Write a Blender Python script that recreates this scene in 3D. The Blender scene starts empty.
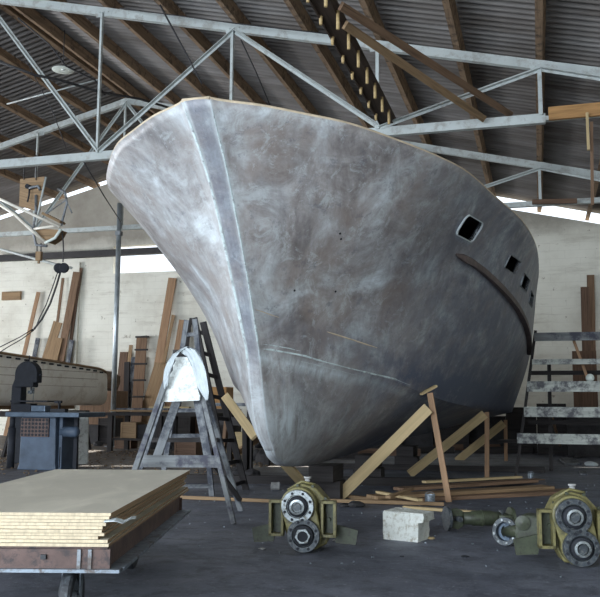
import bpy, bmesh, math, random
from mathutils import Vector, Matrix, Euler, Quaternion
R = math.radians
rnd = random.Random(7)
sc = bpy.context.scene
C = sc.collection

# ------------------------------------------------------------------ camera
FPX, YAW, PITCH, ROLL, EYE = 836.45, .2772, .1236, .0048, 1.25
_f = Vector((-math.sin(YAW)*math.cos(PITCH), math.cos(YAW)*math.cos(PITCH), math.sin(PITCH)))
_r = Vector((math.cos(YAW), math.sin(YAW), 0)); _u = _r.cross(_f)
_r2 = _r*math.cos(ROLL)+_u*math.sin(ROLL); _u2 = -_r*math.sin(ROLL)+_u*math.cos(ROLL)
CAM = Vector((0, 0, EYE))
def ray(px, py): return _f+_r2*((px-300)/FPX)+_u2*((298.5-py)/FPX)
def at(px, py, Y):
    d = ray(px, py); return CAM+d*(Y/d.y)
def fl(px, py, z=0.0):
    d = ray(px, py); return CAM+d*((z-EYE)/d.z)
cd = bpy.data.cameras.new('camera'); cam = bpy.data.objects.new('camera', cd); C.objects.link(cam)
cd.sensor_width = 36; cd.lens = FPX/600*36; cd.clip_end = 300
m = Matrix((_r2, _u2, -_f)).transposed().to_4x4(); m.translation = CAM; cam.matrix_world = m
sc.camera = cam

# ------------------------------------------------------------------ materials
def new_mat(name):
    mt = bpy.data.materials.new(name); mt.use_nodes = True
    nt = mt.node_tree; b = nt.nodes['Principled BSDF']
    return mt, nt, b
def N(nt, t, **k):
    n = nt.nodes.new(t)
    for a, v in k.items():
        if a in n.inputs: n.inputs[a].default_value = v
        else: setattr(n, a, v)
    return n
def ramp(nt, src, stops):
    r = nt.nodes.new('ShaderNodeValToRGB'); e = r.color_ramp.elements
    while len(e) < len(stops): e.new(.5)
    for i, (p, c) in enumerate(stops):
        e[i].position = p; e[i].color = (*c, 1) if len(c) == 3 else c
    nt.links.new(src, r.inputs[0]); return r.outputs[0]
def mixc(nt, f, a, b, mode='MIX'):
    n = nt.nodes.new('ShaderNodeMix'); n.data_type = 'RGBA'; n.blend_type = mode
    for i, v in ((0, f), (6, a), (7, b)):
        if isinstance(v, (int, float)): n.inputs[i].default_value = v
        elif isinstance(v, tuple): n.inputs[i].default_value = (*v, 1)
        else: nt.links.new(v, n.inputs[i])
    return n.outputs[2]
def coords(nt, kind='Object', scale=(1, 1, 1)):
    tc = nt.nodes.new('ShaderNodeTexCoord'); mp = nt.nodes.new('ShaderNodeMapping')
    mp.inputs['Scale'].default_value = scale
    nt.links.new(tc.outputs[kind], mp.inputs[0]); return mp.outputs[0]
def noise(nt, vec, scale, detail=4, rough=.6, dist=0):
    n = N(nt, 'ShaderNodeTexNoise', Scale=scale, Detail=detail, Roughness=rough, Distortion=dist)
    nt.links.new(vec, n.inputs['Vector']); return n.outputs['Fac']
def bump(nt, b, h, strength=.3, dist=.01):
    n = N(nt, 'ShaderNodeBump', Strength=strength, Distance=dist)
    nt.links.new(h, n.inputs['Height']); nt.links.new(n.outputs[0], b.inputs['Normal'])
def plain(name, col, rough=.6, metal=0, var=.25, scale=6, dirt=None, bmp=.2):
    mt, nt, b = new_mat(name); v = coords(nt)
    n = noise(nt, v, scale, 6, .65)
    lo = tuple(c*(1-var) for c in col); hi = tuple(min(1, c*(1+var)) for c in col)
    c = ramp(nt, n, [(.3, lo), (.7, hi)])
    if dirt:
        n2 = noise(nt, v, scale*2.7, 8, .75)
        f = ramp(nt, n2, [(.5, (0, 0, 0)), (.62, (1, 1, 1))])
        c = mixc(nt, f, c, dirt)
    nt.links.new(c, b.inputs['Base Color'])
    b.inputs['Roughness'].default_value = rough; b.inputs['Metallic'].default_value = metal
    if bmp: bump(nt, b, noise(nt, v, scale*8, 5, .7), bmp, .004)
    return mt
def wood(name, col, dark=.55, rough=.75, grain=26, stain=0, staincol=(.05, .045, .05), along=1.3):
    mt, nt, b = new_mat(name)
    v = coords(nt, 'UV', (along, grain, 1))
    oi = nt.nodes.new('ShaderNodeObjectInfo')
    ad = nt.nodes.new('ShaderNodeVectorMath'); ad.operation = 'ADD'
    sc_ = nt.nodes.new('ShaderNodeVectorMath'); sc_.operation = 'SCALE'; sc_.inputs['Scale'].default_value = 37
    cx = nt.nodes.new('ShaderNodeCombineXYZ')
    for i in range(3): nt.links.new(oi.outputs['Random'], cx.inputs[i])
    nt.links.new(cx.outputs[0], sc_.inputs[0]); nt.links.new(v, ad.inputs[0]); nt.links.new(sc_.outputs[0], ad.inputs[1])
    v = ad.outputs[0]
    n = noise(nt, v, 1.0, 6, .6, .6)
    c = ramp(nt, n, [(.28, tuple(x*dark for x in col)), (.5, col), (.75, tuple(min(1, x*1.25) for x in col))])
    if stain:
        vo = coords(nt, 'Object')
        f = ramp(nt, noise(nt, vo, 5, 6, .7), [(.6-stain*.25, (0, 0, 0)), (.72-stain*.2, (1, 1, 1))])
        c = mixc(nt, f, c, staincol)
    nt.links.new(c, b.inputs['Base Color']); b.inputs['Roughness'].default_value = rough; b.inputs['Specular IOR Level'].default_value = .22
    bump(nt, b, n, .25, .003)
    return mt
M = {}
M['galv'] = plain('painted_steel', (.50, .54, .53), .5, .0, .12, 1.6, (.36, .36, .34))
M['galv_dark'] = plain('dull_steel', (.22, .24, .26), .5, .3, .3, 3, (.1, .08, .07))
M['pipe'] = plain('zinc_pipe', (.42, .47, .5), .38, .55, .3, 3)
M['steel'] = plain('machined_steel', (.30, .33, .34), .4, .7, .3, 14, (.1, .09, .07))
M['dark_steel'] = plain('oily_dark_steel', (.055, .065, .075), .42, .3, .5, 16, (.16, .165, .16))
M['olive'] = plain('olive_yellow_paint', (.175, .155, .06), .5, 0, .35, 7, (.08, .075, .04))
M['green'] = plain('dark_green_paint', (.05, .06, .035), .5, 0, .35, 9, (.03, .03, .02))
M['black'] = plain('black_paint', (.010, .012, .018), .75, 0, .4, 8)
M['rubber'] = plain('black_rubber', (.02, .022, .026), .6, 0, .3, 8, (.06, .07, .08))
M['blue'] = plain('worn_blue_grey_paint', (.060, .085, .125), .6, 0, .35, 2.2)
M['bench'] = plain('scratched_iron_table', (.08, .11, .15), .35, .4, .3, 7)
M['purlin'] = wood('old_roof_timber', (.27, .185, .12), .45, .85, 14, .3, (.09, .065, .05))
M['darkbeam'] = wood('dark_roof_beam', (.085, .062, .05), .5, .85, 12)
M['tan'] = wood('old_tan_plank', (.30, .20, .115), .6)
M['new'] = wood('fresh_pine', (.50, .38, .21), .75, .7, 18)
M['newr'] = wood('reddish_pine', (.34, .21, .125), .65, .7, 18)
M['orange'] = wood('orange_timber', (.40, .22, .09), .55, .7, 16)
M['brown'] = wood('brown_board', (.20, .125, .08), .5)
M['brown2'] = wood('reddish_brown_board', (.145, .09, .062), .5)
M['grey'] = wood('weathered_grey_board', (.20, .21, .22), .5, .8, 20, .6, (.06, .065, .08))
M['worn'] = wood('paint_worn_tread', (.47, .49, .45), .75, .75, 12, .6, (.11, .11, .12))
M['pale'] = wood('pale_weathered_wood', (.20, .21, .215), .55, .8, 20, .5, (.07, .07, .09))
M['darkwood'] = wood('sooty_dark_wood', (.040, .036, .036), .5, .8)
M['ply'] = wood('plywood_face', (.58, .54, .45), .92, .6, 3)
M['plyedge'] = wood('plywood_edge', (.60, .50, .35), .75, .75, 40, along=.25)
M['plyside'] = wood('plywood_long_edge', (.30, .20, .12), .5, .8, 50, along=.3)
M['cart'] = plain('brown_cart_steel', (.105, .065, .055), .6, .2, .4, 5, (.04, .03, .03))
M['lip'] = plain('bare_cart_rim', (.22, .26, .30), .45, .5, .3, 6, (.1, .08, .07))
M['white'] = plain('white_board', (.78, .82, .80), .7, 0, .06, 5, (.5, .52, .5))
M['cloth'] = plain('pale_blue_cloth', (.55, .60, .62), .9, 0, .15, 8)
M['blockw'] = plain('chalky_white_block', (.62, .64, .60), .9, 0, .12, 7, (.36, .34, .28), .8)
M['cream'] = plain('cream_boat_paint', (.84, .79, .69), .45, 0, .06, 1.2, (.70, .63, .52))
M['lamp'] = plain('white_enamel', (.72, .78, .72), .4, 0, .05, 4)
M['sack'] = plain('brown_sacking', (.15, .10, .065), .95, 0, .3, 5)
M['rope'] = plain('dark_cable', (.035, .033, .035), .7, 0, .3, 5)
M['brass'] = plain('pale_peg_wood', (.50, .36, .17), .6, 0, .2, 20)
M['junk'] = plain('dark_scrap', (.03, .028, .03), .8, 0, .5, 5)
M['rubble'] = plain('grey_rubble', (.33, .33, .32), .9, 0, .3, 20)
M['tin'] = plain('dented_tin', (.26, .30, .34), .4, .5, .35, 20, (.09, .1, .1))
M['putty'] = plain('pale_filler_ridge', (.52, .60, .60), .7, 0, .35, 5, (.28, .29, .3))
M['chips'] = plain('brown_wood_chips', (.13, .09, .055), .9, 0, .4, 9)
M['rail'] = plain('rusty_rub_rail', (.085, .06, .055), .6, 0, .4, 6)
M['edge'] = plain('raw_hull_edge', (.55, .45, .32), .8, 0, .2, 8)

def roof_mat():
    mt, nt, b = new_mat('corrugated_sheet'); v = coords(nt, 'Object', (.35, .9, .35))
    a = noise(nt, v, 1.0, 5, .6); c = ramp(nt, a, [(.3, (.15, .13, .115)), (.55, (.24, .225, .215)), (.75, (.32, .31, .305))])
    v2 = coords(nt, 'Object', (.55, 5.6, .2)); s = noise(nt, v2, 1.0, 2, .5)
    c = mixc(nt, .55, c, ramp(nt, s, [(.35, (.5, .47, .45)), (.65, (1, 1, 1))]), 'MULTIPLY')
    nt.links.new(c, b.inputs['Base Color']); b.inputs['Roughness'].default_value = .8
    return mt
M['roof'] = roof_mat()
def wall_mat():
    mt, nt, b = new_mat('whitewashed_blockwork')
    tc = nt.nodes.new('ShaderNodeTexCoord'); sp = nt.nodes.new('ShaderNodeSeparateXYZ'); cb = nt.nodes.new('ShaderNodeCombineXYZ')
    nt.links.new(tc.outputs['Object'], sp.inputs[0])
    ad = nt.nodes.new('ShaderNodeMath'); ad.operation = 'ADD'
    nt.links.new(sp.outputs[0], ad.inputs[0]); nt.links.new(sp.outputs[1], ad.inputs[1])
    nt.links.new(ad.outputs[0], cb.inputs[0]); nt.links.new(sp.outputs[2], cb.inputs[1])
    br = N(nt, 'ShaderNodeTexBrick', Scale=1.0); br.inputs['Brick Width'].default_value = .9; br.inputs['Row Height'].default_value = .25
    br.inputs['Mortar Size'].default_value = .012; br.inputs['Mortar Smooth'].default_value = .6
    nt.links.new(cb.outputs[0], br.inputs['Vector'])
    v = coords(nt, 'Object', (1, 1, 1))
    c = ramp(nt, noise(nt, v, .55, 7, .65), [(.3, (.60, .57, .49)), (.5, (.77, .755, .67)), (.7, (.85, .835, .75))])
    c = mixc(nt, ramp(nt, noise(nt, coords(nt, 'Object', (.35, .35, 2.2)), 1.6, 6, .7), [(.54, (0, 0, 0)), (.72, (.55, .55, .55))]), c, (.40, .36, .29))
    c = mixc(nt, ramp(nt, noise(nt, v, 5.5, 3, .5), [(.69, (0, 0, 0)), (.73, (.7, .7, .7))]), c, (.30, .26, .2))
    f = ramp(nt, br.outputs['Fac'], [(0, (0, 0, 0)), (1, (.16, .16, .16))])
    c = mixc(nt, f, c, (.42, .39, .33))
    # bare cement render above the whitewashed courses, with a ragged edge
    nz = nt.nodes.new('ShaderNodeMath'); nz.operation = 'MULTIPLY_ADD'; nz.inputs[1].default_value = 1.6
    nt.links.new(noise(nt, coords(nt, 'Object', (.5, .5, .5)), 1.0, 6, .7), nz.inputs[0]); nt.links.new(sp.outputs[2], nz.inputs[2])
    mr = N(nt, 'ShaderNodeMapRange'); mr.inputs[1].default_value = 7.3; mr.inputs[2].default_value = 7.9; nt.links.new(nz.outputs[0], mr.inputs[0])
    g = ramp(nt, noise(nt, v, .9, 7, .7), [(.3, (.30, .275, .235)), (.7, (.45, .425, .37))])
    c = mixc(nt, mr.outputs[0], c, g)
    nt.links.new(c, b.inputs['Base Color']); b.inputs['Roughness'].default_value = .9
    return mt
M['wall'] = wall_mat()
M['wallgrey'] = plain('grey_cement_render', (.36, .34, .31), .9, 0, .2, .6, (.25, .23, .2))
def floor_mat():
    mt, nt, b = new_mat('dirty_concrete_floor'); v = coords(nt)
    c = ramp(nt, noise(nt, v, .5, 8, .7), [(.36, (.068, .077, .104)), (.5, (.115, .126, .160)), (.64, (.19, .205, .25))])
    c = mixc(nt, ramp(nt, noise(nt, v, 3.5, 8, .8, .6), [(.48, (0, 0, 0)), (.62, (.75, .75, .75))]), c, (.045, .05, .068))
    c = mixc(nt, ramp(nt, noise(nt, coords(nt, 'Object', (3, 7, 1)), 1.7, 8, .8, .5), [(.54, (0, 0, 0)), (.66, (.6, .6, .6))]), c, (.20, .215, .25))
    c = mixc(nt, ramp(nt, noise(nt, v, 22, 4, .7), [(.60, (0, 0, 0)), (.68, (.8, .8, .8))]), c, (.26, .28, .31))
    # scattered sawdust and earth towards the far left of the shed
    tc = nt.nodes.new('ShaderNodeTexCoord'); sp = nt.nodes.new('ShaderNodeSeparateXYZ'); nt.links.new(tc.outputs['Object'], sp.inputs[0])
    mr = N(nt, 'ShaderNodeMapRange'); mr.inputs[1].default_value = 11; mr.inputs[2].default_value = 15.5
    nt.links.new(sp.outputs[1], mr.inputs[0])
    mx = N(nt, 'ShaderNodeMapRange'); mx.inputs[1].default_value = -3.5; mx.inputs[2].default_value = -5.5
    nt.links.new(sp.outputs[0], mx.inputs[0])
    mm = nt.nodes.new('ShaderNodeMath'); mm.operation = 'MULTIPLY'
    nt.links.new(mr.outputs[0], mm.inputs[0]); nt.links.new(mx.outputs[0], mm.inputs[1])
    m2 = nt.nodes.new('ShaderNodeMath'); m2.operation = 'MULTIPLY'
    nt.links.new(mm.outputs[0], m2.inputs[0])
    nt.links.new(ramp(nt, noise(nt, v, 6, 6, .8), [(.35, (0, 0, 0)), (.55, (1, 1, 1))]), m2.inputs[1])
    c = mixc(nt, m2.outputs[0], c, (.12, .088, .06))
    nt.links.new(c, b.inputs['Base Color'])
    rr = ramp(nt, noise(nt, v, 1.2, 5, .7), [(.35, (.5, .5, .5)), (.65, (.8, .8, .8))]); nt.links.new(rr, b.inputs['Roughness'])
    bump(nt, b, noise(nt, v, 18, 8, .75), .5, .012)
    return mt
M['floor'] = floor_mat()
def hull_mat():
    mt, nt, b = new_mat('sanded_hull_filler')
    vo = coords(nt, 'Object'); vu = coords(nt, 'UV')
    base = ramp(nt, noise(nt, vo, .85, 7, .66, .6), [(.34, (.17, .152, .148)), (.44, (.285, .262, .25)), (.53, (.37, .368, .368)), (.64, (.54, .58, .59))])
    sw = ramp(nt, noise(nt, vo, 2.3, 8, .72, 1.3), [(.36, (.60, .56, .55)), (.5, (.95, .95, .96)), (.62, (1.3, 1.33, 1.36))])
    c = mixc(nt, .75, base, sw, 'MULTIPLY')
    # fine sanding scratches up and down the planking
    st = ramp(nt, noise(nt, coords(nt, 'UV', (4, .55, 1)), 1.6, 8, .72, .6), [(.36, (.66, .66, .68)), (.5, (1, 1, 1)), (.64, (1.28, 1.30, 1.33))])
    c = mixc(nt, .42, c, st, 'MULTIPLY')
    st2 = ramp(nt, noise(nt, coords(nt, 'UV', (1.2, 16, 1)), 1.2, 6, .75, .8), [(.4, (.82, .82, .83)), (.62, (1.15, 1.15, 1.16))])
    c = mixc(nt, .12, c, st2, 'MULTIPLY')
    # warm resin patches
    c = mixc(nt, ramp(nt, noise(nt, vo, .85, 4, .6), [(.50, (0, 0, 0)), (.62, (.62, .62, .62))]), c, (.25, .195, .165))
    fl_ = ramp(nt, noise(nt, vo, 4.2, 10, .82, .8), [(.535, (0, 0, 0)), (.60, (.5, .5, .5))])
    c = mixc(nt, fl_, c, (.50, .54, .55))
    # blotches of dark primer low on the sides, scattered by hand height
    dk = ramp(nt, noise(nt, vo, 5.5, 8, .8), [(.55, (0, 0, 0)), (.64, (.6, .6, .6))])
    c = mixc(nt, dk, c, (.13, .13, .15))
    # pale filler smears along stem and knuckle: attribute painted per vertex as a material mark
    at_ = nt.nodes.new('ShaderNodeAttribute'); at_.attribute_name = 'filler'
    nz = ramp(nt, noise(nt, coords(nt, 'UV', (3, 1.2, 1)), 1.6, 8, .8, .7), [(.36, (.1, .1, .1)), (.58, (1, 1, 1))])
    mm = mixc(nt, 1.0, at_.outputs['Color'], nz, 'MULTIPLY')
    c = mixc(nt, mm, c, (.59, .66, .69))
    a2 = nt.nodes.new('ShaderNodeAttribute'); a2.attribute_name = 'primer'  # dark primer bands plus shade painted in towards the stern
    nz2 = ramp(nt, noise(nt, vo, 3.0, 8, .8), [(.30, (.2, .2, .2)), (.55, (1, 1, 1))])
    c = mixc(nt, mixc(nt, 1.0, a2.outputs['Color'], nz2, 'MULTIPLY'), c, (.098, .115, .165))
    nt.links.new(c, b.inputs['Base Color'])
    b.inputs['Roughness'].default_value = .48
    bump(nt, b, noise(nt, vo, 9, 8, .7), .12, .01)
    return mt
M['hull'] = hull_mat()

# ------------------------------------------------------------------ mesh builder
class MB:
    def __init__(s): s.b = bmesh.new(); s.uv = s.b.loops.layers.uv.new('UVMap')
    def quad(s, vs, uvs=None):
        try: f = s.b.faces.new(vs)
        except ValueError: return None
        if uvs:
            for l, w in zip(f.loops, uvs): l[s.uv].uv = w
        return f
    def frame(s, c, ax, ay, az):
        """box: centre, three half-axis vectors; ax is the grain direction"""
        c, ax, ay, az = map(Vector, (c, ax, ay, az))
        v = {}
        for i in (-1, 1):
            for j in (-1, 1):
                for k in (-1, 1): v[i, j, k] = s.b.verts.new(c+ax*i+ay*j+az*k)
        X, Y, Z = ax.length*2, ay.length*2, az.length*2; o = rnd.random()*9
        F = [([(-1,-1,-1),(-1,1,-1),(1,1,-1),(1,-1,-1)], Y), ([(-1,-1,1),(1,-1,1),(1,1,1),(-1,1,1)], Y),
             ([(-1,-1,-1),(1,-1,-1),(1,-1,1),(-1,-1,1)], Z), ([(-1,1,-1),(-1,1,1),(1,1,1),(1,1,-1)], Z),
             ([(-1,-1,-1),(-1,-1,1),(-1,1,1),(-1,1,-1)], 0), ([(1,-1,-1),(1,1,-1),(1,1,1),(1,-1,1)], 0)]
        for q, w in F:
            f = s.b.faces.new([v[t] for t in q])
            for l, t in zip(f.loops, q):
                l[s.uv].uv = ((t[0]*X/2+o), ((t[1]*Y if w == Y else t[2]*Z)/2+o+w)) if w else (t[2]*Z/2+o, t[1]*Y/2+o)
    def box(s, x0, x1, y0, y1, z0, z1):
        d = ((x1-x0)/2, (y1-y0)/2, (z1-z0)/2); c = ((x0+x1)/2, (y0+y1)/2, (z0+z1)/2)
        ax = [Vector((d[0], 0, 0)), Vector((0, d[1], 0)), Vector((0, 0, d[2]))]
        k = max(range(3), key=lambda i: d[i]); o = [k, (k+1) % 3, (k+2) % 3]
        s.frame(c, ax[o[0]], ax[o[1]], ax[o[2]])
    def bar(s, a, b, w, t, up=(0, 0, 1)):
        """bar a->b: w = size across 'up' x dir, t = size along up"""
        a, b = Vector(a), Vector(b); d = (b-a); L = d.length; d.normalize()
        u = Vector(up); u = u-d*u.dot(d)
        if u.length < 1e-4: u = Vector((0, 1, 0))-d*d.y
        u.normalize(); r = d.cross(u)
        s.frame((a+b)/2, d*L/2, r*w/2, u*t/2)
    def tube(s, pts, rad, n=10, cap=True):
        pts = [Vector(p) for p in pts]; rr = rad if isinstance(rad, (list, tuple)) else [rad]*len(pts)
        rings = []; ref = None; L = 0
        for i, p in enumerate(pts):
            t = (pts[min(i+1, len(pts)-1)]-pts[max(i-1, 0)]).normalized()
            if ref is None:
                ref = Vector((0, 0, 1)) if abs(t.z) < .9 else Vector((0, 1, 0))
            x = (ref-t*ref.dot(t)).normalized(); y = t.cross(x); ref = x
            rings.append([s.b.verts.new(p+(x*math.cos(2*math.pi*k/n)+y*math.sin(2*math.pi*k/n))*rr[i]) for k in range(n)])
        for i in range(len(rings)-1):
            l0 = L; L += (pts[i+1]-pts[i]).length
            for k in range(n):
                f = s.quad([rings[i][k], rings[i][(k+1) % n], rings[i+1][(k+1) % n], rings[i+1][k]],
                           [(l0, k*.05), (l0, k*.05+.05), (L, k*.05+.05), (L, k*.05)])
                if f: f.smooth = True
        if cap:
            s.quad(rings[0][::-1]); s.quad(rings[-1])
    def lathe(s, prof, origin, axis, n=32, smooth=False, closed=False):
        """prof: (r, h) pairs along the axis from origin"""
        o = Vector(origin); ax = Vector(axis).normalized()
        x = (Vector((0, 0, 1)) if abs(ax.z) < .9 else Vector((1, 0, 0))); x = (x-ax*x.dot(ax)).normalized(); y = ax.cross(x)
        rings = []
        for r, h in prof:
            if r < 1e-5: rings.append([s.b.verts.new(o+ax*h)])
            else: rings.append([s.b.verts.new(o+ax*h+(x*math.cos(2*math.pi*k/n)+y*math.sin(2*math.pi*k/n))*r) for k in range(n)])
        if closed: rings.append(rings[0])
        for a, b in zip(rings, rings[1:]):
            for k in range(n):
                k2 = (k+1) % n
                if len(a) == 1 and len(b) == 1: continue
                if len(a) == 1: vs = [a[0], b[k2], b[k]]
                elif len(b) == 1: vs = [a[k], a[k2], b[0]]
                else: vs = [a[k], a[k2], b[k2], b[k]]
                f = s.quad(vs)
                if f: f.smooth = smooth
    def prism(s, poly, a, b, xa, ya):
        """poly in (xa, ya) plane, extruded from a to b"""
        a, b, xa, ya = map(Vector, (a, b, xa, ya))
        A = [s.b.verts.new(a+xa*p[0]+ya*p[1]) for p in poly]; B = [s.b.verts.new(b+xa*p[0]+ya*p[1]) for p in poly]
        s.quad(A[::-1], [(p[0], p[1]) for p in poly][::-1]); s.quad(B, [(p[0], p[1]) for p in poly])
        n = len(poly)
        for i in range(n):
            j = (i+1) % n; l = (Vector(poly[i])-Vector(poly[j])).length; h = (b-a).length
            s.quad([A[i], A[j], B[j], B[i]], [(0, 0), (l, 0), (l, h), (0, h)])
    def build(s, name, mat, parent=None, bevel=0, org=None, fix=True):
        if fix: bmesh.ops.recalc_face_normals(s.b, faces=s.b.faces)
        me = bpy.data.meshes.new(name)
        s.b.to_mesh(me); s.b.free(); me.materials.append(M[mat] if isinstance(mat, str) else mat)
        o = bpy.data.objects.new(name, me); C.objects.link(o)
        if bevel:
            md = o.modifiers.new('bevel', 'BEVEL'); md.width = bevel; md.segments = 2; md.limit_method = 'ANGLE'
        if parent is not None: o.parent = parent
        if org is not None:
            v = Vector(org); me.transform(Matrix.Translation(-v)); o.location = v
        return o
def tag(o, label=None, cat=None, group=None, kind=None):
    if label: o['label'] = label
    if cat: o['category'] = cat
    if group: o['group'] = group
    if kind: o['kind'] = kind
    return o
def empty(name, loc=(0, 0, 0), rz=0, label=None, cat=None, group=None, kind=None):
    o = bpy.data.objects.new(name, None); C.objects.link(o); o.empty_display_size = .1
    o.location = loc; o.rotation_euler = (0, 0, rz)
    return tag(o, label, cat, group, kind)
def struct(mb, name, mat, label=None, **k):
    o = mb.build(name, mat, **k); o['kind'] = 'structure'
    if label: o['label'] = label; 
    return o
def world_part(mb, name, mat, par, **k):
    """part modelled in world coordinates under a thing whose Empty sits elsewhere (unrotated)"""
    o = mb.build(name, mat, par, **k)
    o.matrix_parent_inverse = Matrix.Translation(-Vector(par.location)); return o
def plank(name, a, b, w, t, mat, label, cat, group=None, up=(0, 0, 1)):
    mb = MB(); mb.bar(a, b, w, t, up); a = Vector(a); b = Vector(b)
    o = mb.build(name, mat, org=(a if a.z <= b.z else b)); return tag(o, label, cat, group)

# ================================================================== THE SHED
X0, S, ZB, DZ, SL, Y1, Y2, YW = .2018, 2.9148, 6.2624, .9795, .2437, 14.908, 21.494, 27.0
XR = X0-4*S                       # ridge
ZR = ZB+DZ+SL*4*S                 # ridge height of the top chord axis
XL, XE, YF = 2*XR-6.2, 6.2, -7.0  # left wall, right wall, front wall
def ztop(x): return ZR-SL*abs(x-XR)           # top chord axis
def zroof(x): return ztop(x)+.42              # sheet underside
mb = MB()
mb.box(XL-1, XE+1, YF-14, YW+.3, -.2, 0); struct(mb, 'floor', 'floor')
# ground outside the back wall
mb = MB(); mb.box(XL-20, XE+20, YW+.3, YW+40, -.2, -.02); g = struct(mb, 'ground_yard', plain('pale_yard', (.42, .40, .35), .9, 0, .15, 1))
# back wall: whitewashed, follows the roof slope, with the bright opening low on the left
def wz(x): return zroof(x)-.40
WX0, WX1, WZ0, WZ1 = -14.75, -11.9, 5.86, 6.86
mb = MB(); y0, y1 = YW, YW+.25
def wpoly(poly): mb.prism(poly, (0, y0, 0), (0, y1, 0), (1, 0, 0), (0, 0, 1))
wpoly([(XL, 0), (WX0, 0), (WX0, wz(WX0)), (XL, wz(XL))])
wpoly([(WX1, 0), (XE, 0), (XE, wz(XE)), (WX1, wz(WX1))])
wpoly([(WX0, 0), (WX1, 0), (WX1, WZ0), (WX0, WZ0)])
wpoly([(WX0, WZ1), (WX1, WZ1), (WX1, wz(WX1)), (WX0, wz(WX0))])
struct(mb, 'wall_back', 'wall')
for nm, x in (('wall_left', XL), ('wall_right', XE)):
    mb = MB()
    if nm == 'wall_left':        # three tall openings let the daylight in from the left
        mb.box(x-.25, x, YF, YW, 4.6, wz(x)+.3)
        for a, b in ((YF, -3), (2.5, 5), (10, 13), (20, YW)): mb.box(x-.25, x, a, b, 0, 4.6)
        for a, b in ((-3, 2.5), (5, 10), (13, 20)): mb.box(x-.25, x, a, b, 0, 1.2)
    else: mb.box(x, x+.25, YF, YW, 0, wz(x)+.3)
    struct(mb, nm, 'wall')
mb = MB()                          # front wall behind the photographer, with wide open doors
def fpoly(poly): mb.prism(poly, (0, YF, 0), (0, YF-.25, 0), (1, 0, 0), (0, 0, 1))
fpoly([(XL, 0), (-15.5, 0), (-15.5, wz(-15.5)), (XL, wz(XL))])
fpoly([(1.2, 0), (XE, 0), (XE, wz(XE)), (1.2, wz(1.2))])
fpoly([(-15.5, 6.6), (1.2, 6.6), (1.2, wz(1.2)), (XR, wz(XR)), (-15.5, wz(-15.5))])
struct(mb, 'wall_front', 'wallgrey')

# corrugated roof sheeting, corrugations running down the slope
def corrugated(xa, xb, name):
    b = MB(); p = .205; n = 8; ya, yb = YF-.8, YW+.75
    cnt = int((yb-ya)/p)*n
    xs = [xa+(xb-xa)*i/10 for i in range(11)]
    prev = None
    for i in range(cnt+1):
        y = ya+i*p/n; dz = .058*math.cos(2*math.pi*i/n)
        col = [b.b.verts.new((x, y, zroof(x)+dz+.06)) for x in xs]
        if prev:
            for k in range(10):
                f = b.quad([prev[k], prev[k+1], col[k+1], col[k]])
                f.smooth = True
        prev = col
    o = b.build(name, 'roof', fix=False); o['kind'] = 'structure'
    sm = o.modifiers.new('sheet', 'SOLIDIFY'); sm.thickness = .008; sm.offset = 1
    return o
corrugated(XR, XE+.5, 'ceiling_slope_right'); corrugated(XR, XL-.5, 'ceiling_slope_left')

# timber purlins along the shed
P0 = None
def purlin(x, i, side):
    global P0
    zc = zroof(x)-.13
    tl = SL if x > XR else -SL
    o_label = 'old brown roof purlin %s' % side
    w = .12
    if P0 is None:
        b = MB(); b.frame((0, 0, 0), (0, (YW+.7-YF)/2, 0), (w/2, 0, 0), (0, 0, .125)); P0 = b.build('purlin', 'purlin'); o = P0
    else: o = P0.copy(); C.objects.link(o)
    o.location = (x, (YW+.7+YF)/2, zc)
    o.rotation_euler = (0, (math.atan(SL) if x > XR else -math.atan(SL)), 0)
    tag(o, o_label, 'roof purlin', 'timber purlins under the roof sheets')
    return o
names = ['over the right end plank, above the node where the pale truss strut stands', 'first left of the one over the strut at far right', 'second left of the strut at far right',
  'third from the right, crossed by the two loose planks', 'fourth from the right, beside the pegged beam', 'fifth from the right, over the middle of the boat',
  'sixth from the right, above the boat', 'seventh from the right, meeting the boat rim behind the bow', 'eighth from the right, just right of the bow tip']
PS = [x for x in [X0-1.4574*k for k in range(0, 8)]]
lab = ['dark vertical-looking purlin meeting the truss above the orange timber', 'purlin next left of the one over the orange timber', 'purlin crossing behind the two loose brown planks',
       'purlin right of the dark pegged beam', 'brown purlin just left of the dark pegged beam', 'brown purlin ending above the middle of the boat rim',
       'brown purlin reaching the boat rim right of its bow corner', 'brown purlin descending to the bow corner of the boat']
for k, x in enumerate(PS):
    o = purlin(x, k, ''); o['label'] = lab[k]
o = purlin(X0+1.4574, 9, ''); o['label'] = 'purlin at the far right edge of the picture'
o = purlin(XR+.16, 20, ''); o['label'] = 'right one of the doubled purlins along the ridge'
o = purlin(XR-.16, 21, ''); o['label'] = 'left one of the doubled purlins along the ridge'
lab2 = ['first purlin down the left roof slope, beside the round white lamp', 'second purlin down the left roof slope', 'third purlin down the left roof slope',
        'fourth purlin down the left roof slope, lowest one in view']
for k in range(4):
    o = purlin(XR-1.4574*(k+1), 30+k, ''); o['label'] = lab2[k]

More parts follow.
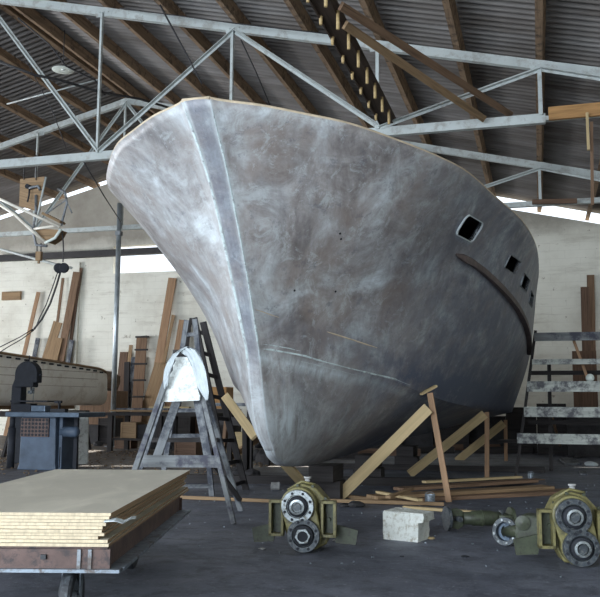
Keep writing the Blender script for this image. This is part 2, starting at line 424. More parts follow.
# steel lattice trusses
def truss(Y, label, wood_end):
    t = empty('roof_truss', (XR, Y, ZB), 0, label, 'roof truss', 'pale steel trusses across the shed')
    def L(a, b, w, d, nm, mat='galv'):
        q = MB(); q.bar(a, b, w, d, (0, 0, 1)); q.bar((a[0], a[1]+w*.5-.008, a[2]), (b[0], b[1]+w*.5-.008, b[2]), .012, d*1.25)
        return world_part(q, nm, mat, t)
    xl = 2*XR-XE+.2; xr = XE-.2
    def angle(a, b, h, nm):
        """angle iron: a vertical face and a bottom flange"""
        q = MB(); a = Vector(a); b = Vector(b); up = Vector((0, 0, 1))
        q.bar(a, b, .012, h, up); q.bar(a+Vector((0, .055, -h/2+.006)), b+Vector((0, .055, -h/2+.006)), .11, .012, up)
        return world_part(q, nm, 'galv', t)
    angle((xl, Y, ztop(xl)), (XR, Y, ZR), .17, 'top_chord'); angle((XR, Y, ZR), (xr, Y, ztop(xr)), .17, 'top_chord')
    if wood_end:
        angle((xl, Y, ZB), (X0+.05, Y, ZB), .17, 'bottom_chord')
        angle((X0+.05, Y+.02, ZB), (xr, Y+.02, ZB), .08, 'bottom_chord')
    else: angle((xl, Y, ZB), (xr, Y, ZB), .13, 'bottom_chord')
    for k in range(-1, 10):
        x = X0-k*S
        if x < xl+.5 or x > xr-.3: continue
        q = MB(); q.bar((x-.03, Y-.035, ZB+.05), (x-.03, Y-.035, ztop(x)-.05), .012, .07, (1, 0, 0)); q.bar((x, Y-.05, ZB+.05), (x, Y-.05, ztop(x)-.05), .07, .012, (1, 0, 0))
        world_part(q, 'strut', 'galv', t)
        if x+S < xr or True:
            pass
    nodes = [X0-k*S for k in range(-2, 11)]
    # diagonals (W pattern seen in the photo): even nodes at the top, odd nodes at the bottom
    for k in range(-1, 9):
        xa, xb = X0-k*S, X0-(k+1)*S
        if k in (-1,): top, bot = xb, xa
        elif k == 0: top, bot = xa, xb
        elif k == 1: top, bot = xb, xa
        elif k == 2: top, bot = xa, xb
        elif k == 3: top, bot = xb, xa
        elif k == 4: top, bot = xa, xb
        elif k % 2: top, bot = xb, xa
        else: top, bot = xa, xb
        if min(xa, xb) < xl: continue
        a = Vector((top, Y-.02, ztop(top)-.08)); b = Vector((min(bot, xr), Y-.02, ZB+.08))
        q = MB(); q.bar(a, b, .012, .10, (0, 0, 1)); q.bar(a+Vector((0, -.045, 0)), b+Vector((0, -.045, 0)), .09, .012, (0, 0, 1))
        world_part(q, 'brace', 'galv', t)
    for x in nodes:
        if x < xl+.5 or x > xr-.3: continue
        q = MB(); zt = ztop(x)
        q.prism([(-.17, -.12), (.17, -.12), (.2, .04), (0, .09), (-.2, .04)], (x, Y-.012, zt), (x, Y-.006, zt), (1, 0, 0), (0, 0, 1))
        for dx in (-.1, 0, .1): q.tube([(x+dx, Y-.035, zt-.02), (x+dx, Y-.012, zt-.02)], .018, 6)
        world_part(q, 'gusset_plate', 'galv', t)
    return t
truss(Y1, 'nearer pale steel roof truss spanning just above the boat bow', True)
truss(Y2, 'farther pale steel roof truss seen low behind the boat stern and bow', False)
# post under the far truss
b = MB(); b.tube([(-11.52, Y2-.12, 0.02), (-11.52, Y2-.12, 6.95)], .072, 16)
post = b.build('steel_post', 'pipe', org=(-11.52, Y2-.12, 0)); tag(post, 'slim galvanised pipe post standing left of the bow', 'post')
b = MB(); b.box(-11.68, -11.36, Y2-.28, Y2+.04, 0, .02)
w_ = b.build('base_plate', 'galv_dark', post); w_.matrix_parent_inverse = Matrix.Translation(-Vector(post.location))
b = MB(); b.box(-11.60, -11.44, Y2-.20, Y2-.04, 6.0, 6.12)
w_ = b.build('collar', 'galv_dark', post); w_.matrix_parent_inverse = Matrix.Translation(-Vector(post.location))

# orange-brown timber along the bottom chord, far right, and its hanging batten
plank('timber_beam', (X0+.1, Y1-.10, ZB+.03), (XE-1.5, Y1-.10, ZB+.06), .07, .23, 'orange', 'orange-brown timber bolted along the truss at upper right edge', 'timber beam')
plank('batten', at(587, 113, 14.68), at(588.5, 150, 14.6), .05, .045, 'new', 'short pale batten hanging under the orange timber', 'batten', up=(1, 0, 0))
plank('hanging_board', at(591.5, 122, 14.75), at(592.5, 205, 14.75), .05, .05, 'brown', 'thin upright brown board hanging at the right edge below the timber', 'board', up=(1, 0, 0))
# brown timber lying over the far truss at right
plank('timber_beam', at(532, 202, 21.2), at(577, 201, 21.2), .1, .11, 'brown2', 'reddish brown timber lying along the far truss at right', 'timber beam')

# dark beam with pegs, running along the shed over the near truss
BX, BW = -2.58, .20
pb = empty('pegged_beam', (BX, 7, ZB+.19), 0, 'long dark overhead beam with two rows of pale pegs', 'beam')
b = MB(); b.box(BX-BW/2, BX+BW/2, 6.5, Y1+.45, ZB+.13, ZB+.25); world_part(b, 'plank', 'darkbeam', pb)
b = MB(); b.box(BX+BW/2, BX+BW/2+.025, 6.5, Y1+.45, ZB+.13, ZB+.35); world_part(b, 'side_rail', 'darkbeam', pb)
b = MB(); b.box(BX-BW/2-.02, BX-BW/2, 6.5, Y1+.45, ZB+.10, ZB+.35); world_part(b, 'side_rail', 'darkbeam', pb)
peg0 = None
for row, xx, zl in ((0, BX+BW/2+.045, .30), (1, BX-BW/2+.01, .13)):
    for i in range(11):
        y = 7.7+i*.66
        if peg0 is None or row == 1 and peg0.get('r') != 1:
            b = MB()
            if row == 0: b.tube([(0, 0, -.10), (0, 0, -.36)], .024, 8)
            else: b.tube([(0, 0, .03), (0, 0, -.12)], [.03, .02], 8)
            o = b.build('peg', 'brass', pb); peg0 = o; o['r'] = row
        else: o = peg0.copy(); C.objects.link(o); o.parent = pb
        o.location = Vector((xx, y, ZB+.28 if row == 0 else ZB+.13))-Vector(pb.location)
for o in pb.children:
    if 'r' in o: del o['r']
# loose planks lying from that beam over to the truss
plank('loose_plank', at(341, 6, 10.1), at(511, 115, 15.3), .115, .05, 'brown', 'upper of the two brown planks slanting across the truss', 'plank', up=(-.25, .85, .42))
plank('loose_plank', at(345, 25, 10.6), at(484, 119, 14.75), .12, .05, 'tan', 'lower and paler of the two planks slanting across the truss', 'plank', up=(-.25, .85, .42))

# pendant lamp
Lp = at(63, 70, 17.5)
lp = empty('pendant_lamp', Lp, 0, 'round white enamel lamp hanging high under the left roof', 'lamp')
b = MB(); b.lathe([(.0, .10), (.05, .09), (.06, .05), (.27, .0), (.265, -.006), (.05, .012), (0, .012)], Lp, (0, 0, 1), 32, True); world_part(b, 'shade', 'lamp', lp)
b = MB(); b.lathe([(0, .02), (.04, .012), (.045, 0), (.03, -.012), (0, -.015)], Lp, (0, 0, 1), 16, True); world_part(b, 'bulb', 'white', lp)
b = MB(); b.tube([Lp+Vector((0, 0, .12)), (Lp.x, Lp.y, zroof(Lp.x)+.02)], .012, 6); world_part(b, 'stem', 'rope', lp)

# thin tie rods and cables under the roof
def cable(name, pts, r, mat, label, cat='cable'):
    b = MB(); b.tube(pts, r, 6); o = b.build(name, mat, org=pts[0]); return tag(o, label, cat)
cable('tie_rod', [at(7, 104, 18.8), at(100, 79, 18.8)], .022, 'galv', 'thin pale rod slanting below the round lamp', 'rod')
cable('cable', [at(0, 62, 13), at(35, 75, 13.4), at(60, 80, 14), at(100, 92, 15), at(140, 99, 16.5), at(170, 108, 17.5)], .028, 'rope', 'dark cable looping from left edge past the lamp to the bow')
cable('wire', [at(18, 18, 14.3), at(50, 45, 14.6), at(66, 66, 15), at(95, 80, 15.8), at(105, 95, 16.2)], .018, 'rope', 'thin wire sagging across the ridge purlins', 'wire')
cable('rope', [at(160, 5, 14.5), at(182, 46, 14.5), at(202, 84, 14.6)], .018, 'rope', 'thin dark rope slanting from the truss down to the bow', 'rope')
cable('rope', [at(241, 40, 15.1), at(256, 72, 16), at(272, 110, 17)], .014, 'rope', 'thin dark rope slanting below the truss node over the boat', 'rope')
cable('wire', [at(84, 162, 15.0), at(104, 196, 17), at(121, 222, 20)], .014, 'rope', 'thin wire from the truss down to the pipe post', 'wire')
cable('wire', [at(120, 8, 14.7), at(240, 24, 14.6), at(330, 34, 14.6)], .013, 'rope', 'thin wire strung along the top chord of the near truss', 'wire')
cable('cable', [at(26, 60, 15.4), at(52, 110, 15.8), at(70, 158, 16)], .010, 'rope', 'thin dark cord hanging down beside the left brace')

# pipes and beam along the back wall
b = MB(); b.box(-19.6, -12.0, YW-.35, YW-.1, 6.46, 6.68); o = b.build('wall_beam', 'rope', org=(-15, YW-.2, 6.4)); tag(o, 'dark steel beam along the back wall across the bright window', 'beam')
cable('wall_pipe', [at(0, 249, 24), at(18, 254, 24), at(36, 259, 24), at(58, 265, 24), at(72, 268, 24)], .045, 'galv', 'pale bent pipe running below the dark wall beam', 'pipe')
b = MB(); b.box(-19.3, -18.5, YW-.1, YW, 5.0, 5.32); o = b.build('wall_bracket', 'tan', org=(-18.9, YW, 5.1)); tag(o, 'small brown slatted vent block on the white wall at left edge', 'vent')
b = MB(); b.box(-16.45, -16.05, YW-.12, YW-.0, 0, 6.3); o = b.build('wall_pilaster', 'wall', org=(-16.2, YW, 0)); o['kind'] = 'structure'; o.name = 'trim_1'

SHEER=[(8.50,.17,4.66),(8.60,.30,4.65),(8.80,.70,4.62),(9.12,1.14,4.58),(9.46,1.56,4.54),(10.04,2.02,4.47),(10.66,2.41,4.41),(11.39,2.68,4.38),(12.64,2.92,4.32),(14.13,3.21,4.24),(16.1,3.32,4.16),(18.3,3.25,4.07),(20.2,3.12,4.01),(22.5,2.95,3.95)]
L1=[(9.18,.13,3.88),(9.30,.27,3.88),(9.50,.57,3.88),(9.82,1.02,3.87),(10.22,1.46,3.86),(10.72,1.85,3.83),(11.3,2.12,3.80),(12.0,2.33,3.77),(13.0,2.56,3.73),(14.5,2.88,3.68),(16.3,3.10,3.62),(18.3,3.12,3.55),(20.2,3.03,3.5),(22.5,2.9,3.45)]
L2=[(9.84,.11,2.8),(9.94,.2,2.8),(10.13,.35,2.8),(10.45,.58,2.8),(10.85,.84,2.78),(11.3,1.12,2.75),(11.9,1.43,2.7),(12.6,1.74,2.66),(13.5,2.06,2.62),(14.8,2.42,2.55),(16.5,2.74,2.5),(18.4,2.88,2.45),(20.3,2.84,2.4),(22.5,2.73,2.35)]
CH=[(10.30,.09,1.95),(10.40,.15,1.94),(10.60,.28,1.90),(10.9,.47,1.86),(11.3,.7,1.78),(11.8,.94,1.72),(12.4,1.18,1.65),(13.1,1.42,1.52),(14.0,1.62,1.38),(15.2,1.82,1.26),(16.8,1.98,1.18),(18.5,2.1,1.13),(20.4,2.2,1.08),(22.5,2.28,1.03)]
BT=[(10.62,.08,1.0),(10.70,.13,.99),(10.86,.20,.96),(11.1,.30,.93),(11.5,.43,.90),(12.0,.57,.88),(12.7,.72,.86),(13.4,.84,.85),(14.3,.93,.84),(15.5,1.02,.84),(17.0,1.1,.83),(18.6,1.15,.82),(20.5,1.2,.80),(22.5,1.25,.78)]
KE=[(10.95,.06,.60),(11.05,.07,.52),(11.2,.07,.45),(11.4,.07,.385),(11.7,.07,.34),(12.1,.07,.31),(12.7,.07,.30),(13.5,.07,.31),(14.5,.07,.33),(15.8,.07,.36),(17.2,.07,.39),(18.8,.07,.42),(20.6,.07,.44),(22.5,.07,.45)]

# ================================================================== THE BOAT HULL
def xc(Y): return -3.66+.05*(Y-8.6)
def catmull(P, n):
    P = [Vector(p) for p in P]; Q = [2*P[0]-P[1]]+P+[2*P[-1]-P[-2]]; out = []
    for i in range(len(P)-1):
        a, b, c, d = Q[i:i+4]
        for k in range(n):
            t = k/n
            out.append(.5*((2*b)+(c-a)*t+(2*a-5*b+4*c-d)*t*t+(3*b-a-3*c+d)*t**3))
    out.append(P[-1]); return out
NU, NV = 6, 8
cols = [catmull(L, NU) for L in (SHEER, L1, L2, CH, BT, KE)]
NJ = len(cols[0])
sect = []
for j in range(NJ):
    up_ = catmull([cols[i][j] for i in range(4)], NV); dn = catmull([cols[i][j] for i in range(3, 6)], NV)
    sect.append(up_+dn[1:])
NP = len(sect[0]); KN = 3*NV            # KN: row of the knuckle (chine)
HS = .8
def W(p, s):                            # offsets -> world: the lines are drawn at 1/0.8 scale
    v = Vector((xc(p[0])+s*p[1], p[0], p[2])); return CAM+(v-CAM)*HS
hull_loc = Vector((W(sect[-1][0], 0).x-.2, 12.5, 0))
boat = empty('boat_hull', hull_loc, 0, 'huge unfinished grey boat hull with a raked bow, propped in the shed', 'boat')
bm = bmesh.new(); uvl = bm.loops.layers.uv.new('UVMap')
filler = bm.verts.layers.float_color.new('filler'); primer_shade = bm.verts.layers.float_color.new('primer')
def sstep(a, b, x):
    t = max(0, min(1, (x-a)/(b-a))); return t*t*(3-2*t)
rings = []; UV = {}
CU = [0]
for j in range(1, NJ): CU.append(CU[-1]+(cols[2][j]-cols[2][j-1]).length)
for j in range(NJ):
    row = []
    def put(p, s, i):
        v = bm.verts.new(W(p, s)); Y = p[0]
        arc = (i-NP)*.09 if s > 0 else -(i-NP)*.09
        # hull length along the side
        UV[v] = ((CU[j] if s > 0 else -CU[j]-3), (Vector(sect[j][i])-Vector(sect[j][0])).length)
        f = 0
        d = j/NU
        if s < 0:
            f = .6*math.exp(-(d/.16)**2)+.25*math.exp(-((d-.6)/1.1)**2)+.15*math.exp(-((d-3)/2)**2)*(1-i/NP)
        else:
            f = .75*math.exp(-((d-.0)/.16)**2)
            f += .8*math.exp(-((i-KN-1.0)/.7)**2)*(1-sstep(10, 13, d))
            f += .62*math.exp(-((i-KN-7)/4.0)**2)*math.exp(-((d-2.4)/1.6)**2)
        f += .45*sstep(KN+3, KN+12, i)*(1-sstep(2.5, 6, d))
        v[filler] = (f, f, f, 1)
        q = 0  # q: primer bands, and fading daylight towards the stern put into the colour
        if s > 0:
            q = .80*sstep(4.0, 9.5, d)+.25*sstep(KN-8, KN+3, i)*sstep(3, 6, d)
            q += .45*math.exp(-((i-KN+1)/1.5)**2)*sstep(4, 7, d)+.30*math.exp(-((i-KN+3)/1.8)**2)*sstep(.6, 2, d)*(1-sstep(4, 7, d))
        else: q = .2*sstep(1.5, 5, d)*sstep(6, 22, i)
        v[primer_shade] = (q, q, q, 1)
        return v
    for i in range(NP): row.append(put(sect[j][i], -1, i))
    for i in range(NP-1, -1, -1): row.append(put(sect[j][i], 1, i))
    rings.append(row)
def face(vs):
    f = bm.faces.new(vs); f.smooth = True
    for l in f.loops: l[uvl].uv = UV[l.vert]
    return f
n = len(rings[0])
for j in range(NJ-1):
    for i in range(n-1): face([rings[j][i], rings[j+1][i], rings[j+1][i+1], rings[j][i+1]])
# stem: flat band bulging slightly forward
BAND = ((.10, .75, 0), (.20, .10, .5), (.5, .0, .55), (.78, .12, .5), (.92, .35, .2))
mids = [[] for _ in BAND]
for i in range(NP):
    a, b = rings[0][i], rings[0][n-1-i]
    for (t, fz, qz), mm_ in zip(BAND, mids):
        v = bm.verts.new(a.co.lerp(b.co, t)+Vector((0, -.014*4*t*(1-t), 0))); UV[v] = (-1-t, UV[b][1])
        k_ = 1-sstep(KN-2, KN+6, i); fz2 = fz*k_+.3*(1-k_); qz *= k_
        v[filler] = (fz2, fz2, fz2, 1); v[primer_shade] = (qz, qz, qz, 1); mm_.append(v)
colsB = [[rings[0][i] for i in range(NP)]]+mids+[[rings[0][n-1-i] for i in range(NP)]]
for A_, B_ in zip(colsB, colsB[1:]):
    for i in range(NP-1): face([A_[i], A_[i+1], B_[i+1], B_[i]])
face([c_[NP-1] for c_ in colsB])
for A_ in (colsB[0], colsB[-1]):
    for i in range(KN+2):
        e = bm.edges.get((A_[i], A_[i+1]))
        if e: e.smooth = False
for j in range(NJ-1):
    for i in (KN, n-1-KN):
        e = bm.edges.get((rings[j][i], rings[j+1][i]))
        if e and j < 60: e.smooth = False
# transom
ti = len(rings)-1
tr = []
for i in range(NP-1):
    face([rings[ti][i], rings[ti][n-1-i], rings[ti][n-2-i], rings[ti][i+1]])
bmesh.ops.recalc_face_normals(bm, faces=bm.faces)
me = bpy.data.meshes.new('shell'); bm.to_mesh(me)
from mathutils.bvhtree import BVHTree
bvh = BVHTree.FromBMesh(bm)
bm.free(); me.materials.append(M['hull']); me.materials.append(M['black'])
shell = bpy.data.objects.new('shell', me); C.objects.link(shell)
sol = shell.modifiers.new('skin', 'SOLIDIFY'); sol.thickness = .045; sol.offset = -1
def hit(px, py):
    """point of the starboard side seen at a pixel, with its outward normal"""
    d = ray(px, py); p, nn, _, _ = bvh.ray_cast(CAM, d.normalized())
    if nn.dot(d) > 0: nn = -nn
    return p, nn
# port lights cut through the shell
cut = []
wins = []
for px, py, w, h, rr in ((469.5, 228.5, .54, .26, .075), (512.5, 264.5, .62, .19, .02), (525, 283, .66, .19, .02), (531.0, 299, .66, .19, .02)):
    p, nn = hit(px, py)
    nn = nn.normalized(); t = Vector((0, 0, 1)).cross(nn); t.normalize(); t = (t+Vector((0, 0, -.02))).normalized(); t = (t-nn*t.dot(nn)).normalized(); v = nn.cross(t)
    poly = []
    for cx, cy, a0 in ((w/2-rr, h/2-rr, 0), (-w/2+rr, h/2-rr, 90), (-w/2+rr, -h/2+rr, 180), (w/2-rr, -h/2+rr, 270)):
        for k in range(7):
            a = R(a0+k*15); poly.append((cx+rr*math.cos(a), cy+rr*math.sin(a)))
    wins.append((p, nn, t, v, poly, rr))
    b = MB(); b.prism(poly, p-nn*.4, p+nn*.3, t, v); o = b.build('cutter', 'black'); cut.append(o)
for o in cut:
    bo = shell.modifiers.new('cut', 'BOOLEAN'); bo.operation = 'DIFFERENCE'; bo.object = o; bo.solver = 'EXACT'
dg = bpy.context.evaluated_depsgraph_get()
me2 = bpy.data.meshes.new_from_object(shell.evaluated_get(dg), depsgraph=dg)
shell.modifiers.clear(); shell.data = me2; me2.name = 'shell'
for o in cut: bpy.data.objects.remove(o, do_unlink=True)
shell.parent = boat; shell.matrix_parent_inverse = Matrix.Translation(-hull_loc)
for k, (p, nn, t, v, poly, rr) in enumerate(wins):
    b = MB()
    th = .022 if k == 0 else .009
    inn = [(x*(1-.0), y) for x, y in poly]; out = []
    L_ = len(poly)
    for x, y in poly:
        q = Vector((x, y)); q = q+Vector((math.copysign(th, x), math.copysign(th, y))) if rr < .03 else q*(1+th/q.length)
        out.append((q.x, q.y))
    for i in range(L_):
        j = (i+1) % L_
        for d0, d1 in ((-.03, .016),):
            A = [p+t*inn[i][0]+v*inn[i][1]+nn*d1, p+t*inn[j][0]+v*inn[j][1]+nn*d1, p+t*out[j][0]+v*out[j][1]+nn*d1, p+t*out[i][0]+v*out[i][1]+nn*d1]
            B = [q-nn*(d1-d0) for q in A]
            A = [b.b.verts.new(q) for q in A]; B = [b.b.verts.new(q) for q in B]
            b.quad(A); b.quad([A[0], A[3], B[3], B[0]][::-1]); b.quad([A[2], A[3], B[3], B[2]]); b.quad([A[0], A[1], B[1], B[0]])
    o = world_part(b, 'window_frame', 'cloth' if k == 0 else 'galv_dark', boat)
    if k == 0: o['label'] = 'pale rounded frame of the foremost window'
# raw edge along the sheer
for s, nm in ((1, 'sheer_edge'), (-1, 'sheer_edge')):
    b = MB(); pts = [W(sect[j][0], s)+Vector((-s*.02, .01, .012)) for j in range(0, NJ)]
    b.tube(pts, .021, 6); world_part(b, nm, 'edge', boat)
b = MB(); b.tube([W(sect[0][0], -1)+Vector((0, .01, .012)), W(sect[0][0], 1)+Vector((0, .01, .012))], .021, 6); world_part(b, 'stem_edge', 'edge', boat)
# rub rail
rp = []
for px, py in ((456, 254), (462, 257), (470, 261), (480, 268.5), (490, 277.5), (499, 286.5), (507, 295.5), (514, 304.5), (519.5, 314), (524, 324), (526.5, 334), (527.8, 343), (527.6, 352)):
    p, nn = hit(px, py); rp.append((p, nn))
b = MB(); prev = None; L = 0
for i, (p, nn) in enumerate(rp):
    k = .25 if i == 0 else 1
    ring = [b.b.verts.new(p+nn*a+Vector((0, 0, z))) for a, z in ((-.01, .055*k), (.075*k, .042*k), (.08*k, 0), (.075*k, -.042*k), (-.01, -.055*k))]
    if prev:
        for q in range(5): b.quad([prev[q], prev[(q+1) % 5], ring[(q+1) % 5], ring[q]])
    else: b.quad(ring)
    prev = ring
b.quad(prev[::-1]); world_part(b, 'rub_rail', 'rail', boat)
# deck planking inside, below the sheer
b = MB(); prev = None
for j in range(0, NJ, 2):
    p = list(sect[j][0]); q = sect[j][4]
    hb = max(.02, q[1]-.10)
    A = W((q[0], hb, q[2]), -1); B_ = W((q[0], hb, q[2]), 1)
    A.z = B_.z = (A.z)
    r_ = [b.b.verts.new(A), b.b.verts.new(B_)]
    if prev: b.quad([prev[0], prev[1], r_[1], r_[0]], [(0, 0), (2, 0), (2, .3), (0, .3)])
    prev = r_
world_part(b, 'deck', 'darkwood', boat)
# raised seams of pale filler proud of the planking
def seam(pix, w, nm='filler_seam'):
    b = MB(); prev = None
    for i, (px, py) in enumerate(pix):
        p, nn = hit(px, py); k = 1 if 0 < i < len(pix)-1 else .35
        ring = [b.b.verts.new(p+nn*a+Vector((0, 0, z))) for a, z in ((.001, w*k), (.006, 0), (.001, -w*k))]
        if prev:
            for q in range(2): b.quad([prev[q], prev[q+1], ring[q+1], ring[q]])
        prev = ring
    world_part(b, nm, 'edge', boat)
seam([(327, 331.8), (335, 334.2), (345, 337.4), (355, 340.5), (366, 344.2), (377, 347.8)], .010)
seam([(255, 309.5), (262, 311.5), (270, 314.5), (279, 317.5)], .006)
def strip(pts, nrm, w, nm='filler_ridge', mat='putty', lab=None):
    b = MB(); prev = None
    for i, p in enumerate(pts):
        t = (pts[min(i+1, len(pts)-1)]-pts[max(i-1, 0)]).normalized(); nn = nrm[i]; s_d = t.cross(nn).normalized()
        k = (1 if 0 < i < len(pts)-1 else .2)*rnd.uniform(.6, 1.25)
        ring = [b.b.verts.new(p+s_d*w*k-nn*.004), b.b.verts.new(p+nn*.006), b.b.verts.new(p-s_d*w*k-nn*.004)]
        if prev:
            for q in range(2):
                f = b.quad([prev[q], prev[q+1], ring[q+1], ring[q]])
                if f: f.smooth = True
        prev = ring
    o = world_part(b, nm, mat, boat)
    if lab: o['label'] = lab
    return o
fwd = Vector((0, -1, -.35)).normalized()
pp_ = [W(sect[0][i], -1) for i in range(1, KN+3)]; strip(pp_, [(fwd+Vector((-.7, 0, 0))).normalized()]*len(pp_), .026, lab='pale filler ridge down the port side of the stem')
pp_ = [W(sect[0][i], 1) for i in range(1, KN+1)]; strip(pp_, [(fwd+Vector((.5, 0, 0))).normalized()]*len(pp_), .011, lab='thin pale filler ridge down the starboard side of the stem')
for pix, w_ in (([(263, 349), (275, 350.5), (290, 353), (305, 356), (320, 360.5), (335, 364.5), (350, 368.5), (365, 372), (380, 375.5), (395, 379), (410, 385)], .019), ([(262, 344), (275, 346), (290, 348.5), (300, 351)], .008), ([(300, 361), (320, 366), (340, 371), (360, 376)], .006)):
    hh_ = [hit(*q) for q in pix]; strip([h_[0] for h_ in hh_], [h_[1] for h_ in hh_], w_)
# dark drilled plugs
for px, py in ((294.5, 290.5), (335.5, 291.5), (340, 233.5), (341, 239)):
    p, nn = hit(px, py); b = MB(); b.lathe([(0, .004), (.012, .003), (.013, -.01)], p, nn, 10); world_part(b, 'bolt_hole', 'black', boat)

# ================================================================== UNDER THE HULL
# keel blocks
for k, (yy, lab) in enumerate(((10.9, 'dark timber keel block under the forefoot of the boat'), (13.2, 'dark keel block under the middle of the boat'), (16.2, 'dark keel block far under the boat stern'))):
    x = CAM.x+(xc(yy/HS)-CAM.x)*HS
    b = MB(); b.box(-.22, .22, -.16, .16, 0, .24); b.box(-.16, .16, -.3, .3, .24, .44)
    o = b.build('keel_block', 'darkwood'); o.location = (x, yy, 0); tag(o, lab, 'keel block', 'keel blocks under the boat')
def shore(label, foot, top, dfoot, dtop, w, t, cap=None, Y=None):
    root = empty('shoring_brace', (foot.x, foot.y, 0), 0, label, 'brace', 'wooden braces under the hull')
    f = Vector(foot); f.z = 0
    b = MB(); b.bar(f, top, .075, .06, (0, 1, 0)); world_part(b, 'post', 'newr', root)
    b = MB(); b.bar(dfoot, dtop, .035, w, (0, 0, 1)); world_part(b, 'diagonal_board', 'new', root)
    if cap:
        b = MB(); b.bar(cap[0], cap[1], .06, .03, (0, 0, 1)); world_part(b, 'cap_board', 'new', root)
    return root
off = Vector((0, -.055, 0))
f1 = fl(449, 502); y = f1.y
shore('nearest pine brace, tall post with diagonal board and small cap', f1, at(430, 393, y+.05), at(337, 499, y-.02)+off, at(429, 408, y)+off, .15, .03, (at(421, 394, y-.05), at(436, 386, y+.12)))
f2 = fl(487, 478); y = f2.y
shore('second pine brace with upright reddish post, behind the nearest one', f2, at(487, 412, y), at(410, 474, y)+off, at(485, 414, y)+off, .15, .03)
f3 = fl(506, 461); y = f3.y
shore('third pine brace farthest under the stern', f3, at(505.5, 420, y), at(457, 461, y)+off, at(504, 423, y)+off, .17, .03)
p1, p2 = at(284, 460, 9.9), at(313, 494, 9.35); p2.z = max(.03, p2.z)
plank('prop_board', at(280, 458, 9.5), fl(315, 497, .03), .03, .15, 'new', 'short pine board sloping down from under the bow', 'board', 'prop boards at the bow', up=(1, 0, 0))
plank('prop_board', at(225, 396, 10.2), at(255, 437, 9.7), .04, .11, 'new', 'pale pine board slanting up to the port side of the bow', 'board', 'prop boards at the bow', up=(1, 0, .5))
# long timbers lying on the floor across the keel
plank('floor_timber', fl(178, 497, .03), fl(300, 502, .03), .05, .04, 'tan', 'thin pale timber lying on the floor before the bow, left part', 'timber')
plank('floor_timber', fl(300, 499.5, .03), fl(444, 504, .03), .05, .04, 'tan', 'thin timber lying on the floor behind the gearbox', 'timber')
plank('floor_timber', fl(160, 478, .06), fl(545, 484, .06), .16, .12, 'darkwood', 'long dark timber lying on the floor right under the keel', 'timber')
plank('floor_timber', fl(330, 466, .05), fl(545, 470, .05), .12, .10, 'darkwood', 'dark timber lying on the floor behind the second brace', 'timber')

